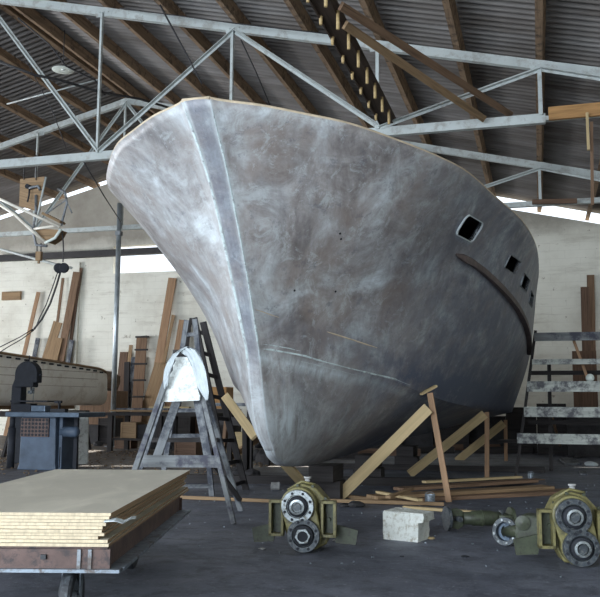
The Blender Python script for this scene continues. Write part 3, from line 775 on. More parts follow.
# ================================================================== FRONT RIGHT: GEARBOXES, SHAFTS, BLOCK
def gearbox(label, loc, rz, lower_nut, upper_light):
    g = empty('gearbox', loc, rz, label, 'gearbox')
    def P(b, nm, mat, par=g, bev=0): return b.build(nm, mat, par, bevel=bev)
    def hull2(c1, r1, c2, r2, n=14):
        pts = []
        for k in range(n+1):
            a = R(-10+200*k/n); pts.append((c1[0]+r1*math.cos(a), c1[1]+r1*math.sin(a)))
        for k in range(n+1):
            a = R(170+200*k/n); pts.append((c2[0]+r2*math.cos(a), c2[1]+r2*math.sin(a)))
        return pts
    UZ, LZ, UX, LX = .385, .15, -.03, .02
    b = MB(); b.prism(hull2((UX, UZ), .155, (LX, LZ), .145), (0, -.02, 0), (0, .22, 0), (1, 0, 0), (0, 0, 1))
    P(b, 'housing', 'olive', bev=.012)
    # angular rear cover with a ridge, bolted on
    b = MB(); pol = [(-.17, .18), (-.20, .36), (-.13, .50), (-.02, .56), (.10, .53), (.20, .42), (.22, .25), (.20, .06), (.10, .01), (-.08, .01)]
    b.prism(pol, (0, .10, 0), (0, .34, 0), (1, 0, 0), (0, 0, 1)); rc = P(b, 'rear_cover', 'olive', bev=.015)
    for x, z in ((-.15, .47), (-.05, .545), (.08, .54), (.19, .44), (.22, .27), (-.19, .3)):
        b = MB(); b.tube([(x, .10, z), (x, .065, z)], .013, 6); P(b, 'bolt', 'green', rc)
    for (cx, cz, bright, nm) in ((UX, UZ, upper_light, 'upper_flange'), (LX, LZ, False, 'lower_flange')):
        q = MB(); rr = .138
        q.lathe([(.0, 0), (rr*.93, 0), (rr, -.012), (rr, -.045), (rr*.97, -.052), (rr*.70, -.052), (rr*.66, -.03), (0, -.03)], (cx, -.02, cz), (0, 1, 0), 40)
        fo = P(q, nm, 'steel' if bright else 'dark_steel')
        for k in range(8):
            a = R(22+45*k); c = Vector((cx+rr*.83*math.cos(a), -.072, cz+rr*.83*math.sin(a)))
            b = MB(); b.lathe([(0, -.006), (.012, -.006), (.012, .008)], c, (0, 1, 0), 8); P(b, 'bolt_hole', 'black', fo)
        b = MB(); b.lathe([(.088, -.002), (.082, -.03), (.060, -.038), (.055, -.012), (0, -.012)], (cx, -.055, cz), (0, 1, 0), 32); P(b, 'seal_ring', 'black', fo)
        if nm == 'lower_flange' and lower_nut:
            pts = [(.067*math.cos(R(60*k+8)), .067*math.sin(R(60*k+8))) for k in range(6)]
            b = MB(); b.prism(pts, (cx, -.06, cz), (cx, -.115, cz), (1, 0, 0), (0, 0, 1)); P(b, 'hex_nut', 'steel', fo, .004)
            b = MB(); b.lathe([(.0, -.05), (.038, -.05), (.042, -.06), (.042, 0)], (cx, -.068, cz), (0, 1, 0), 20); P(b, 'bore', 'black', fo)
        else:
            b = MB(); b.lathe([(.062, 0), (.062, -.052), (.045, -.055), (.043, -.02), (0, -.02)], (cx, -.06, cz), (0, 1, 0), 32); P(b, 'hub', 'steel', fo)
            b = MB(); b.lathe([(.034, 0), (.034, -.045), (0, -.045)], (cx, -.07, cz), (0, 1, 0), 20); P(b, 'spindle', 'dark_steel', fo)
    # rectangular mounting frames either side
    for s, nm in ((-1, 'side_bracket'), (1, 'side_bracket')):
        x0, x1 = s*.16, s*.285; b = MB()
        for z in (.13, .405): b.box(min(x0, x1), max(x0, x1), .0, .09, z, z+.022)
        b.box(min(x1, x1-s*.022), max(x1, x1-s*.022), .0, .09, .13, .427)
        b.box(min(x0, x0+s*.02), max(x0, x0+s*.02), .0, .09, .13, .427)
        br_ = P(b, nm, 'olive'); b = MB(); b.box(min(x0, x1)+.02, max(x0, x1)-.02, .10, .115, .155, .40); P(b, 'back_plate', 'green', br_)
        b = MB(); b.prism([(s*.24, .22), (s*.46, .17), (s*.44, .05), (s*.27, .06)][::s], (0, .16, 0), (0, .19, 0), (1, 0, 0), (0, 0, 1)); P(b, 'foot_plate', 'green')
    b = MB(); b.tube([(.02, .2, .54), (.02, .2, .595)], .022, 12); b.tube([(.02, .2, .595), (.02, .2, .61)], .032, 12); P(b, 'filler_cap', 'rubble')
    b = MB(); b.tube([(-.14, .12, .50), (-.02, .12, .575), (.1, .12, .55)], .012, 8); P(b, 'oil_pipe', 'olive')
    return g
c = fl(301, 551); gearbox('olive gearbox standing alone in front of the bow, facing forward', (c.x+.03, c.y-.08, .0), R(8), True, True)
c = fl(570, 561); g2 = gearbox('olive gearbox at the right edge joined by a shaft', (c.x+.05, c.y-.24, 0), R(10), False, False)

def flange(b, c, ax, r=.115, th=.03):
    b.lathe([(0, 0), (r, 0), (r, th), (0, th)], c, ax, 32)
# long cardan shaft lying on the floor
a = fl(446, 531, .0); a.z = .12; e = fl(490, 528, .0); e.z = .12; e.y = a.y+.28
e = Vector((a.x+.62, a.y+.30, .115))
sh = empty('drive_shaft', (a.x, a.y, 0), 0, 'dark green double-jointed drive shaft lying on the floor beside the white block', 'drive shaft')
d = (e-a).normalized()
b = MB(); flange(b, a, d, .118, .03); world_part(b, 'end_flange', 'dark_steel', sh)
b = MB(); flange(b, e-d*.02, d, .105, .028); world_part(b, 'end_flange', 'green', sh)
b = MB(); b.tube([a+d*.17, a+d*.26, a+d*.28, e-d*.22, e-d*.2, e-d*.13], [.062, .062, .074, .074, .066, .062], 20); world_part(b, 'shaft_tube', 'green', sh)
b = MB(); b.lathe([(.075, 0), (.081, .004), (.081, .018), (.075, .022)], a+d*.36, d, 20); world_part(b, 'collar', 'green', sh)
for p0, s in ((a+d*.03, 1), (e-d*.02, -1)):
    for z in (-1, 1):
        b = MB(); up = Vector((0, 0, 1)) if s > 0 else d.cross(Vector((0, 0, 1))); q = p0
        b.prism([(0, .09), (.09*s, .10), (.14*s, .07), (.14*s, .02), (.04*s, .02), (0, .03)], q-d.cross(up)*.035, q+d.cross(up)*.035, d, up*z)
        world_part(b, 'yoke', 'green', sh, bevel=.008)
    c1 = p0+d*.09*s; b = MB(); up = d.cross(Vector((0, 0, 1)))
    b.tube([c1-up*.085, c1+up*.085], .028, 12); b.tube([c1-Vector((0, 0, .08)), c1+Vector((0, 0, .08))], .028, 12); world_part(b, 'cross_joint', 'dark_steel', sh)
# short shaft with bearing ring, coupled to the right gearbox
c0 = fl(500, 543, 0); c0 = Vector((c0.x+.07, c0.y-.15, .125)); g2l = Vector(g2.location)
e = Vector((g2l.x-.33, g2l.y+.34, .21)); d = (e-c0).normalized()
ss = empty('short_shaft', (c0.x, c0.y, 0), 0, 'short shaft with round dark flange running into the right gearbox', 'drive shaft')
fa = (Vector((-.45, -1, .12))).normalized()
b = MB(); b.lathe([(.118, 0), (.122, .01), (.122, .04), (.118, .05), (.082, .05), (.078, .02), (.078, 0)], c0, fa, 40, closed=True); ring = world_part(b, 'ring_flange', 'dark_steel', ss)
for k in range(8):
    x = fa.cross(Vector((0, 0, 1))).normalized(); y = fa.cross(x); A = R(45*k+15)
    cc = c0+fa*.05+(x*math.cos(A)+y*math.sin(A))*.1
    b = MB(); b.tube([cc, cc+fa*.008], .011, 8); q = b.build('bolt', 'steel', ring)
b = MB(); b.lathe([(0, .01), (.078, .01), (.078, 0), (0, 0)], c0, fa, 24); b.box(c0.x-.02, c0.x+.02, c0.y-.045, c0.y-.01, c0.z-.07, c0.z+.07); world_part(b, 'cross_joint', 'bench', ss)
b = MB(); b.tube([c0-fa*.01, c0+d*.12, c0+d*.14, e-d*.12], [.06, .045, .052, .052], 16); world_part(b, 'shaft_tube', 'green', ss)
b = MB(); b.prism([(-.10, .08), (-.13, .19), (-.10, .30), (-.02, .345), (.12, .33), (.16, .08)], (e.x-.02, e.y-.07, 0), (e.x-.02, e.y+.12, 0), (1, 0, 0), (0, 0, 1)); world_part(b, 'coupling_housing', 'green', ss, bevel=.02)
b = MB(); b.lathe([(0, 0), (.05, 0), (.06, .02), (0, .03)], (e.x-.08, e.y-.07, .28), (0, -1, 0), 16); world_part(b, 'cover_cap', 'green', ss)

# chalky white block, T-shaped in side view
c = fl(403, 541); b = MB(); rz = R(-14)
pol = [(-.20, 0), (.15, 0), (.15, .17), (.205, .18), (.20, .25), (-.185, .262), (-.20, .24)]
b.prism(pol, (0, -.0, 0), (0, .27, 0), (1, 0, 0), (0, 0, 1))
bmesh.ops.subdivide_edges(b.b, edges=b.b.edges[:], cuts=3, use_grid_fill=True)
for v in b.b.verts:
    v.co += Vector((rnd.uniform(-1, 1), rnd.uniform(-1, 1), rnd.uniform(-1, 1)*(v.co.z > .01)))*.006
o = b.build('stone_block', 'blockw'); o.location = (c.x, c.y, 0); o.rotation_euler = (0, 0, rz)
tag(o, 'chipped chalky white block on the floor between the gearboxes', 'block')
def chunk(name, p, s, mat, label, cat, group=None, h=.6):
    b = MB(); bmesh.ops.create_icosphere(b.b, subdivisions=2, radius=1)
    for v in b.b.verts:
        v.co = Vector((v.co.x*s*rnd.uniform(.8, 1.2), v.co.y*s*rnd.uniform(.8, 1.2), max(-.5, v.co.z)*s*h*rnd.uniform(.75, 1.15)))
    mz = min(v.co.z for v in b.b.verts)
    for v in b.b.verts: v.co.z -= mz
    o = b.build(name, mat); o.location = (p.x, p.y, 0); o.rotation_euler.z = rnd.random()*6
    return tag(o, label, cat, group)
for k, (px, py, s, h) in enumerate(((334, 533, .05, .5), (341, 539, .038, .4), (347, 538, .03, .5), (337, 541, .045, .3), (331, 527, .03, .9))):
    chunk('rubble_piece', fl(px, py), s, 'rubble', 'grey broken lump on the floor beside the lone gearbox', 'rubble', 'rubble beside the lone gearbox', h)
chunk('rubble_piece', fl(431, 539), .035, 'new', 'small pale crumb lying right of the white block', 'rubble', None, .4)
chunk('rag', fl(356, 507), .10, 'junk', 'dark crumpled rag behind the white block', 'rag', None, .5)
chunk('rag', fl(345, 507), .06, 'junk', 'small dark lump left of the crumpled rag', 'rag', None, .5)
chunk('scrap', fl(262, 549), .03, 'rubble', 'tiny pale scrap left of the lone gearbox', 'scrap', None, .3)
chunk('scrap', fl(402, 557), .02, 'black', 'tiny dark scrap in front of the white block', 'scrap', None, .3)
chunk('scrap', fl(465, 557), .035, 'black', 'small dark splinter in front of the drive shaft', 'scrap', None, .25)
def tin(label, p, r, h, tilt=0, rz=0, mat='tin'):
    g = empty('paint_tin', (p.x, p.y, 0), 0, label, 'tin'); z = r if tilt else 0
    Q = Matrix.Rotation(rz, 4, 'Z')@Matrix.Rotation(tilt, 4, 'Y'); ax = (Q@Vector((0, 0, 1)))
    b = MB(); b.lathe([(0, 0), (r, 0), (r*1.04, .008), (r, .016), (r, h-.016), (r*1.04, h-.008), (r, h), (r*.9, h), (r*.88, h-.012), (0, h-.012)], (p.x, p.y, z), ax, 24)
    world_part(b, 'can', mat, g)
    b = MB(); pts = [Vector((p.x, p.y, z))+ax*h*.8+Q@Vector((r*1.05*math.cos(a), .01, r*.9*math.sin(a))) for a in [R(t) for t in range(0, 181, 20)]]
    b.tube(pts, .003, 5); world_part(b, 'wire_handle', 'tin', g); return g
tin('dented blue-grey tin standing by the foot of the nearest brace', fl(430, 505), .062, .13)
tin('small tin lying on its side on the floor under the bow', fl(271, 490), .055, .12, R(90), R(20), 'rubble')
tin('tiny tin standing on the plank pile by the stern', at(531, 477, 12.6)*1.0 if False else fl(531, 479), .05, .10)

# ------------------------------------------------------------------ planks piled on the floor
def fplank(name, p, q, z, w, t, mat, label, group='planks piled under the stern'):
    a = fl(*p, z); b_ = fl(*q, z); return plank(name, (a.x, a.y, z), (b_.x, b_.y, z), w, t, mat, label, 'plank', group)
fplank('pile_plank', (404, 499), (574, 491), .025, .34, .045, 'brown', 'widest brown plank, lowest of the pile under the stern')
fplank('pile_plank', (372, 497), (548, 487), .07, .26, .04, 'tan', 'long plank lying on the widest one of the pile')
fplank('pile_plank', (398, 489), (540, 480), .11, .20, .04, 'brown', 'upper brown plank of the pile, ending near the tin')
fplank('pile_plank', (424, 482), (520, 477), .15, .10, .03, 'new', 'thin pale strip lying topmost on the plank pile')
fplank('pile_plank', (378, 492), (420, 500), .13, .07, .03, 'new', 'short pale offcut crossing the left end of the pile', None)
fplank('pile_plank', (388, 497), (412, 489), .17, .06, .03, 'tan', 'short offcut crossed over another at the pile\'s left end', None)
fplank('floor_plank', (404, 507), (486, 513), .02, .08, .03, 'new', 'pale narrow plank lying in front of the pile by the brace foot', None)
fplank('floor_plank', (336, 495), (400, 502), .02, .09, .04, 'tan', 'narrow plank lying on the floor left of the pile', None)
a = fl(560, 457, .05); 
b = MB(); b.frame((fl(570, 463).x, fl(570, 463).y, .035), (.16, .02, .0), (-.05, .55, .02), (0, 0, .02)); o = b.build('floor_panel', 'grey', org=(fl(570, 463).x, fl(570, 463).y, 0)); tag(o, 'grey square panel lying on the floor under the stepped scaffold', 'panel')
b = MB(); b.frame((fl(583, 474).x, fl(583, 474).y, .02), (.06, 0, 0), (0, .35, 0), (0, 0, .015)); o = b.build('offcut', 'grey', org=(fl(583, 474).x, fl(583, 474).y, 0)); tag(o, 'small grey offcut on the floor beside the square panel', 'offcut')
chunk('rag', fl(591, 466), .13, 'cloth', 'pale crumpled rag on the floor at the right edge', 'rag', None, .5)
chunk('scrap', fl(578, 458), .12, 'junk', 'dark scrap heap behind the grey panel', 'scrap', None, .5)

# ================================================================== FRONT LEFT: PLYWOOD ON A TROLLEY
n0 = fl(111, 513, .64); u = Vector((-.232, .973, 0)).normalized(); s_ = Vector((-u.y, u.x, 0))     # u: along the sheets, s_: to the left
f0_ = fl(190, 470, .64); u = (f0_-n0); u.z = 0; LEN = u.length; u.normalize(); s_ = Vector((-u.y, u.x, 0))
off = [(0, 0), (-.01, .012), (-.035, .035), (-.03, .04), (-.05, .055), (-.05, .02), (-.04, .06), (-.075, .07), (-.02, .06), (-.01, .02)]
names_ = ['topmost', 'second from the top', 'third from the top', 'fourth from the top', 'fifth from the top', 'sixth from the top', 'fourth from the bottom', 'third from the bottom', 'second from the bottom', 'lowest']
ply_names = []
zt = .64; tt = .0175
M['plystack'] = None
def sheet(k, dx, dy):
    top = zt-k*tt-(0.001*k); WD = 1.22
    g = MB(); c = Vector((n0.x, n0.y, 0))+u*(LEN/2+dy)+s_*(WD/2-dx*-1 if False else WD/2+(-dx))
    g.frame((c.x, c.y, top-tt/2), u*LEN/2, s_*WD/2, Vector((0, 0, tt/2-.0006)))
    o = g.build('plywood_sheet', 'ply', org=(c.x, c.y, top-tt)); me = o.data
    me.materials.append(M['plyedge']); me.materials.append(M['plyside'])
    for f in me.polygons:
        if abs(f.normal.z) < .5: f.material_index = 1 if abs(f.normal.dot(u)) > .5 else 2
    return tag(o, 'pale plywood sheet, %s of the stack on the trolley' % names_[k], 'plywood sheet', 'plywood sheets stacked on the trolley')
for k, (dx, dy) in enumerate(off): sheet(k, dx, dy*.4)
zb = zt-10*(tt+.001)
cart = empty('trolley', (n0.x, n0.y, 0), 0, 'brown steel trolley with rubber wheels carrying the plywood', 'trolley')
LEN_S = LEN; LEN = LEN-.32
def cbox(u0, u1, s0, s1, z0, z1, nm, mat, bev=0):
    g = MB(); c = Vector((n0.x, n0.y, (z0+z1)/2))+u*(u0+u1)/2+s_*(s0+s1)/2
    g.frame(c, u*(u1-u0)/2, s_*(s1-s0)/2, Vector((0, 0, (z1-z0)/2))); return world_part(g, nm, mat, cart, bevel=bev)
zc = zb-.115
cbox(.03, LEN-.1, .02, 1.24, zb-.012, zb, 'deck_plate', 'cart')
cbox(.01, .035, -.0, 1.26, zc, zb-.012, 'end_beam', 'cart'); cbox(LEN-.12, LEN-.1, 0, 1.26, zc, zb-.012, 'end_beam', 'cart')
cbox(.035, LEN-.12, .02, .045, zc, zb-.012, 'side_beam', 'cart'); cbox(.035, LEN-.12, 1.2, 1.225, zc, zb-.012, 'side_beam', 'cart')
cbox(-.02, .05, -.06, 1.3, zc-.018, zc, 'end_rim', 'lip'); cbox(.05, LEN-.08, -.07, .04, zc-.018, zc, 'side_rim', 'lip'); cbox(.05, LEN-.08, 1.19, 1.3, zc-.018, zc, 'side_rim', 'lip')
for a0 in (.10, .16): cbox(-.0, .012, a0, a0+.02, zc, zb-.012, 'stiffener', 'galv_dark')
for a0 in (.35, .62, .95): cbox(-.006, .01, a0, a0+.03, zc+.05, zc+.075, 'bolt_head', 'rubber')
def wheel(uu, ss):
    c = Vector((n0.x, n0.y, .165))+u*uu+s_*ss
    g = MB(); g.lathe([(.10, -.03), (.155, -.032), (.165, -.02), (.165, .02), (.155, .032), (.10, .03)], c, s_, 36, closed=True); wp = world_part(g, 'wheel', 'rubber', cart)
    g = MB(); g.lathe([(0, -.02), (.03, -.035), (.035, -.012), (.10, -.012), (.10, .012), (.035, .012), (.03, .035), (0, .02)], c, s_, 24)
    h = g.build('rim', 'tin', wp)
    g = MB()
    for sg in (-.05, .05): g.bar(c+s_*sg, c+s_*sg+Vector((0, 0, .20)), .05, .006, s_)
    g.bar(c-s_*.055+Vector((0, 0, .195)), c+s_*.055+Vector((0, 0, .195)), .06, .012); g.tube([c-s_*.055, c+s_*.055], .012, 8)
    g.bar(c+Vector((0, 0, .19)), (c.x, c.y, zc-.014), .07, .07, u)
    world_part(g, 'caster_fork', 'lip', cart)
wheel(.14, .24); wheel(.14, 1.05); wheel(LEN-.85, .26); wheel(LEN-.85, 1.05)
# scrap of cloth tucked between the sheets
p0 = Vector((n0.x, n0.y, zt-.045))-s_*.012+u*.02
b = MB(); P_ = [p0+s_*.05, p0-s_*.01+Vector((0, 0, .004)), p0-s_*.05+u*.03+Vector((0, 0, -.012)), p0-s_*.075+u*.1+Vector((0, 0, .0)), p0-s_*.09+u*.16+Vector((0, 0, -.004))]
prev = None
for i, q in enumerate(P_):
    ww = .025*(1 if i < 3 else .5); r_ = [b.b.verts.new(q-u*ww), b.b.verts.new(q+u*ww+Vector((0, 0, .01))), b.b.verts.new(q+u*ww+Vector((0, 0, .006))), b.b.verts.new(q-u*ww-Vector((0, 0, .004)))]
    if prev:
        for k in range(4): b.quad([prev[k], prev[(k+1) % 4], r_[(k+1) % 4], r_[k]])
    prev = r_
o = b.build('rag', 'cloth', org=p0); tag(o, 'scrap of pale cloth poking out of the plywood stack corner', 'rag')

# ================================================================== TRESTLE WITH WHITE BOARD, LADDERS
tr_loc = fl(185, 510)
tl = empty('trestle', (tr_loc.x, tr_loc.y, 0), 0, 'splayed wooden trestle with a white board nailed on its top', 'trestle')
YA, YB, YT = 8.45, 9.45, 8.95
def tbar(p, q, Yp, Yq, w, t, nm, mat, up=(0, 1, 0), par=None):
    a, c_ = at(p[0], p[1], Yp), at(q[0], q[1], Yq); g = MB(); g.bar(a, c_, w, t, up); return world_part(g, nm, mat, par or tl)
footR = fl(234, 523, .01); footL = fl(116, 524, .01); topC = at(184, 352, YT)
tl_top = [at(176, 352, YT-.05), at(192, 352, YT-.05)]
def legto(a, f, w, nm, mat): g = MB(); g.bar(a, f, w, .035, (0, 1, 0)); return world_part(g, nm, mat, tl)
legto(tl_top[0], Vector((footL.x, footL.y, .0)), .06, 'leg', 'pale'); legto(tl_top[1], Vector((footR.x, footR.y, .0)), .05, 'leg', 'pale')
rt, lt = fl(241, 511), fl(128, 508)
legto(at(192, 352, YT+.07), Vector((rt.x, rt.y, 0)), .06, 'leg', 'grey'); legto(at(178, 352, YT+.07), Vector((lt.x, lt.y, 0)), .06, 'leg', 'grey')
tbar((178, 398), (157, 457), 8.85, 8.75, .10, .02, 'inner_rail', 'grey'); tbar((197, 398), (208, 457), 8.85, 8.75, .09, .02, 'inner_rail', 'grey')
tbar((137, 461), (220, 461.5), 8.55, 8.55, .13, .03, 'cross_board', 'pale', (0, 1, 0))
tbar((150, 440), (218, 440), 9.12, 9.12, .05, .03, 'cross_bar', 'darkwood')
tbar((214, 464), (240, 500), 8.7, 9.3, .05, .03, 'side_stay', 'darkwood')
# white board with ragged edges
Yb = 8.62; A = [at(176, 357, YT-.16), at(193.5, 357, YT-.16), at(200, 400.5, 8.66), at(162.5, 402, 8.66)]
b = MB(); n_ = 10; L_, R_ = [], []
for i in range(n_+1):
    t = i/n_; L_.append(A[0].lerp(A[3], t)+Vector((rnd.uniform(-.015, .015), 0, 0))); R_.append(A[1].lerp(A[2], t)+Vector((rnd.uniform(-.012, .012), 0, 0)))
for dy in (0,):
    F_ = [(b.b.verts.new(p), b.b.verts.new(q)) for p, q in zip(L_, R_)]; K_ = [(b.b.verts.new(p+Vector((0, .02, 0))), b.b.verts.new(q+Vector((0, .02, 0)))) for p, q in zip(L_, R_)]
    for i in range(n_):
        b.quad([F_[i][0], F_[i][1], F_[i+1][1], F_[i+1][0]]); b.quad([K_[i][0], K_[i+1][0], K_[i+1][1], K_[i][1]])
        b.quad([F_[i][0], F_[i+1][0], K_[i+1][0], K_[i][0]]); b.quad([F_[i][1], K_[i][1], K_[i+1][1], F_[i+1][1]])
    b.quad([F_[0][0], K_[0][0], K_[0][1], F_[0][1]]); b.quad([F_[n_][0], F_[n_][1], K_[n_][1], K_[n_][0]])
world_part(b, 'white_board', 'white', tl)
# cap block at the apex
tbar((175, 353), (193, 353), YT-.02, YT-.02, .07, .12, 'apex_block', 'darkwood')
# draped cloth: a folded strip hanging over the apex
def drape(name, path, wid, mat, label):
    b = MB(); prev = None; th = .008
    for i, (px, py, Y, wd) in enumerate(path):
        c_ = at(px, py, Y); nn = 9; row = []
        for side in (0, 1):
            for k in range(nn):
                t = (k/(nn-1)-.5)
                q = c_+Vector((t*wd*wid[0], t*wd*wid[1], t*wd*wid[2]+.012*math.sin(k*1.9+i*.7)+side*th)); q.y += .014*math.cos(k*2.3+i)
                row.append(b.b.verts.new(q))
        row = row[:nn]+row[nn:][::-1]
        if prev:
            for k in range(len(row)):
                f = b.quad([prev[k], prev[(k+1) % len(row)], row[(k+1) % len(row)], row[k]])
                if f: f.smooth = True
        else: b.quad(row)
        prev = row
    b.quad(prev[::-1])
    o = b.build(name, mat, org=at(*path[0][:3])); return tag(o, label, 'cloth')
drape('draped_cloth', [(165.5, 388, 8.63, .05), (166, 379, 8.62, .09), (168, 369, 8.62, .10), (172, 360, 8.66, .09), (177, 353, 8.72, .10), (184, 349, 8.76, .12), (191, 353, 8.74, .13), (196, 362, 8.70, .14), (200, 373, 8.66, .14), (203, 385, 8.62, .13), (206, 394, 8.6, .09), (207, 400, 8.6, .04)], (.8, .1, .45), 'cloth', 'pale cloth draped over the top of the trestle')
def ladder(name, label, tl_, tr_, bl_, br_, rungs, mat, w=.07, rw=.05, cat='ladder', rmat=None):
    loc = (bl_+br_)/2; g = empty(name, (loc.x, loc.y, 0), 0, label, cat)
    for a, c_ in ((tl_, bl_), (tr_, br_)):
        q = MB(); q.bar(a, c_, w, .035, (0, 1, 0)); world_part(q, 'rail', mat, g)
    for k in range(rungs):
        t = (k+.6)/rungs; a = tl_.lerp(bl_, t); c_ = tr_.lerp(br_, t)
        q = MB(); q.bar(a, c_, .03, rw); world_part(q, 'rung', rmat or mat, g)
    return g
ladder('step_ladder', 'weathered grey step ladder rising above the trestle', at(187, 320, 10.3), at(195, 319, 10.3), fl(160, 497)+Vector((0, .0, 0)), fl(212, 496), 7, 'grey')
ladder('leaning_ladder', 'sooty dark ladder leaning up to the port bow behind the trestle', at(194, 318, 10.9), at(203, 322, 10.9), fl(231, 496), fl(246, 490), 8, 'darkwood', .09)

# stepped scaffold at right: five wide treads on leaning stringers
lay = fl(516, 476); LY, TY = lay.y-.5, lay.y+.3
sc_ = empty('stepped_scaffold', (lay.x+.5, LY, 0), 0, 'wide stepped scaffold of paint-worn boards beside the stern', 'scaffold')
bl = fl(516, 476); bl.z = 0
a_top = at(535.5, 331, TY); 
for dx in (0, 1.55):
    q = MB(); q.bar(a_top+Vector((dx, 0, 0)), Vector((bl.x+dx, bl.y-.15, 0)), .05, .09, (0, 1, 0)); world_part(q, 'stringer', 'darkwood', sc_)
for (xl_, y0_, y1_, mt_) in ((534, 333, 341, 'darkw'), (532, 359.5, 364.5, 'worn'), (527, 381.5, 391.5, 'worn'), (524, 407, 416.5, 'worn'), (517, 433.5, 443, 'worn')):
    t = ((y0_+y1_)/2-331)/(476-331); Yq = TY+(bl.y-.15-TY)*t-.07
    a = at(xl_, (y0_+y1_)/2, Yq); hh = (y1_-y0_)/FPX*Yq
    q = MB(); q.box(a.x, a.x+1.62, Yq-.02, Yq+.02, a.z-hh/2, a.z+hh/2); world_part(q, 'tread', 'pale' if mt_ == 'darkw' else mt_, sc_)
# rear legs and ties of the scaffold
for px, dy in ((549, 1.3),):
    for dx in (0, 1.1):
        p_ = at(px, 362, TY+.9); q = MB(); q.bar(p_+Vector((dx, 0, 0)), (p_.x+dx-.02, p_.y+.25, 0), .07, .05, (0, 1, 0)); world_part(q, 'rear_leg', 'darkwood', sc_)
for z_, yy in ((373, .9), (422, 1.0)):
    p_ = at(529, z_, TY+yy); q = MB(); q.box(p_.x, p_.x+1.7, p_.y-.02, p_.y+.02, p_.z-.04, p_.z+.04); world_part(q, 'tie_bar', 'darkwood', sc_)
q = MB(); q.bar(at(571, 333, TY+.35), at(590, 385, TY+.2), .05, .03, (0, 1, 0)); world_part(q, 'stay', 'newr', sc_)
b = MB(); bmesh.ops.create_uvsphere(b.b, u_segments=16, v_segments=10, radius=.075); 
pp = at(590, 378, TY+.12); bmesh.ops.translate(b.b, verts=b.b.verts, vec=pp); o = b.build('work_light', 'lamp', org=pp); tag(o, 'round pale work light on the scaffold at the right edge', 'lamp')
plank('batten', at(551, 414, TY+.8), fl(562, 452)+Vector((0, 0, .02)), .05, .04, 'newr', 'thin batten leaning under the stepped scaffold', 'batten', up=(0, 1, 0))

# ================================================================== MACHINES AT LEFT
def rootat(name, p, label, cat, group=None): return empty(name, (p.x, p.y, 0), 0, label, cat, group)
mc = at(43, 440, 13.6); mx = rootat('milling_machine', mc, 'blue-grey machine cabinet with an iron table and perforated panel', 'machine')
sx = (at(68, 420, 13.6)-at(19, 420, 13.6)).x; x0 = at(20, 420, 13.6).x; x1 = at(56, 420, 13.6).x; x2 = at(68, 420, 13.9).x; zt_ = at(40, 412, 13.6).z
b = MB(); b.prism([(x0-.04, 0), (x1+.02, 0), (x1, .12), (x1-.02, zt_-.08), (x0+.02, zt_-.08), (x0, .12)], (0, 13.62, 0), (0, 14.3, 0), (1, 0, 0), (0, 0, 1)); world_part(b, 'cabinet', 'blue', mx, bevel=.02)
b = MB(); b.box(x1-.01, x2, 13.72, 14.25, 0, zt_-.08); world_part(b, 'side_cabinet', 'blue', mx, bevel=.02)
b = MB(); b.box(x1+.04, x2-.03, 13.70, 13.73, .05, .42); world_part(b, 'dark_door', 'black', mx)  # black plate painted in as the dark of an opening
b = MB(); tx0, tx1 = at(8, 412, 13.5).x, at(81, 412, 13.5).x; b.box(tx0, tx1, 13.42, 14.4, zt_-.09, zt_); world_part(b, 'table', 'bench', mx, bevel=.01)
pa, pb_ = at(21, 418, 13.58), at(48, 437, 13.58)
b = MB(); b.box(pa.x, pb_.x, 13.585, 13.62, pb_.z, pa.z); pn = world_part(b, 'perforated_panel', 'cart', mx)
b = MB()
for i in range(8):
    for j in range(5):
        b.tube([(pa.x+(pb_.x-pa.x)*(i+.5)/8, 13.582, pb_.z+(pa.z-pb_.z)*(j+.5)/5)]+[(pa.x+(pb_.x-pa.x)*(i+.5)/8, 13.578, pb_.z+(pa.z-pb_.z)*(j+.5)/5)], .026, 6)
q = b.build('hole_pattern', 'black', pn)
p = at(71, 432, 13.8); b = MB(); b.tube([(p.x-.18, p.y, p.z), (p.x+.12, p.y, p.z), (p.x+.16, p.y, p.z)], [.10, .10, .05], 20); world_part(b, 'motor', 'blue', mx)
p = at(60, 404, 13.7); b = MB(); b.box(p.x-.16, p.x+.14, p.y-.06, p.y+.06, zt_, zt_+.06); b.box(p.x-.02, p.x+.0, p.y-.03, p.y+.03, zt_+.06, zt_+.2); b.box(p.x-.10, p.x+.03, p.y-.03, p.y+.03, zt_+.16, zt_+.2); world_part(b, 'vise', 'black', mx)
p = at(41, 407, 13.9); b = MB(); b.box(p.x-.15, p.x+.15, p.y-.1, p.y+.1, zt_, zt_+.12); world_part(b, 'gear_case', 'bench', mx, bevel=.015)
p = at(73, 432, 13.9); b = MB(); b.box(p.x+.02, p.x+.09, p.y, p.y+.06, 0, zt_-.09); world_part(b, 'table_leg', 'black', mx)
p = at(12, 430, 13.9); b = MB(); b.tube([(p.x, p.y, .0), (p.x, p.y, zt_-.3)], .07, 20); b.tube([(p.x, p.y, zt_-.3), (p.x, p.y, zt_-.09)], .05, 12); world_part(b, 'pedestal', 'black', mx)

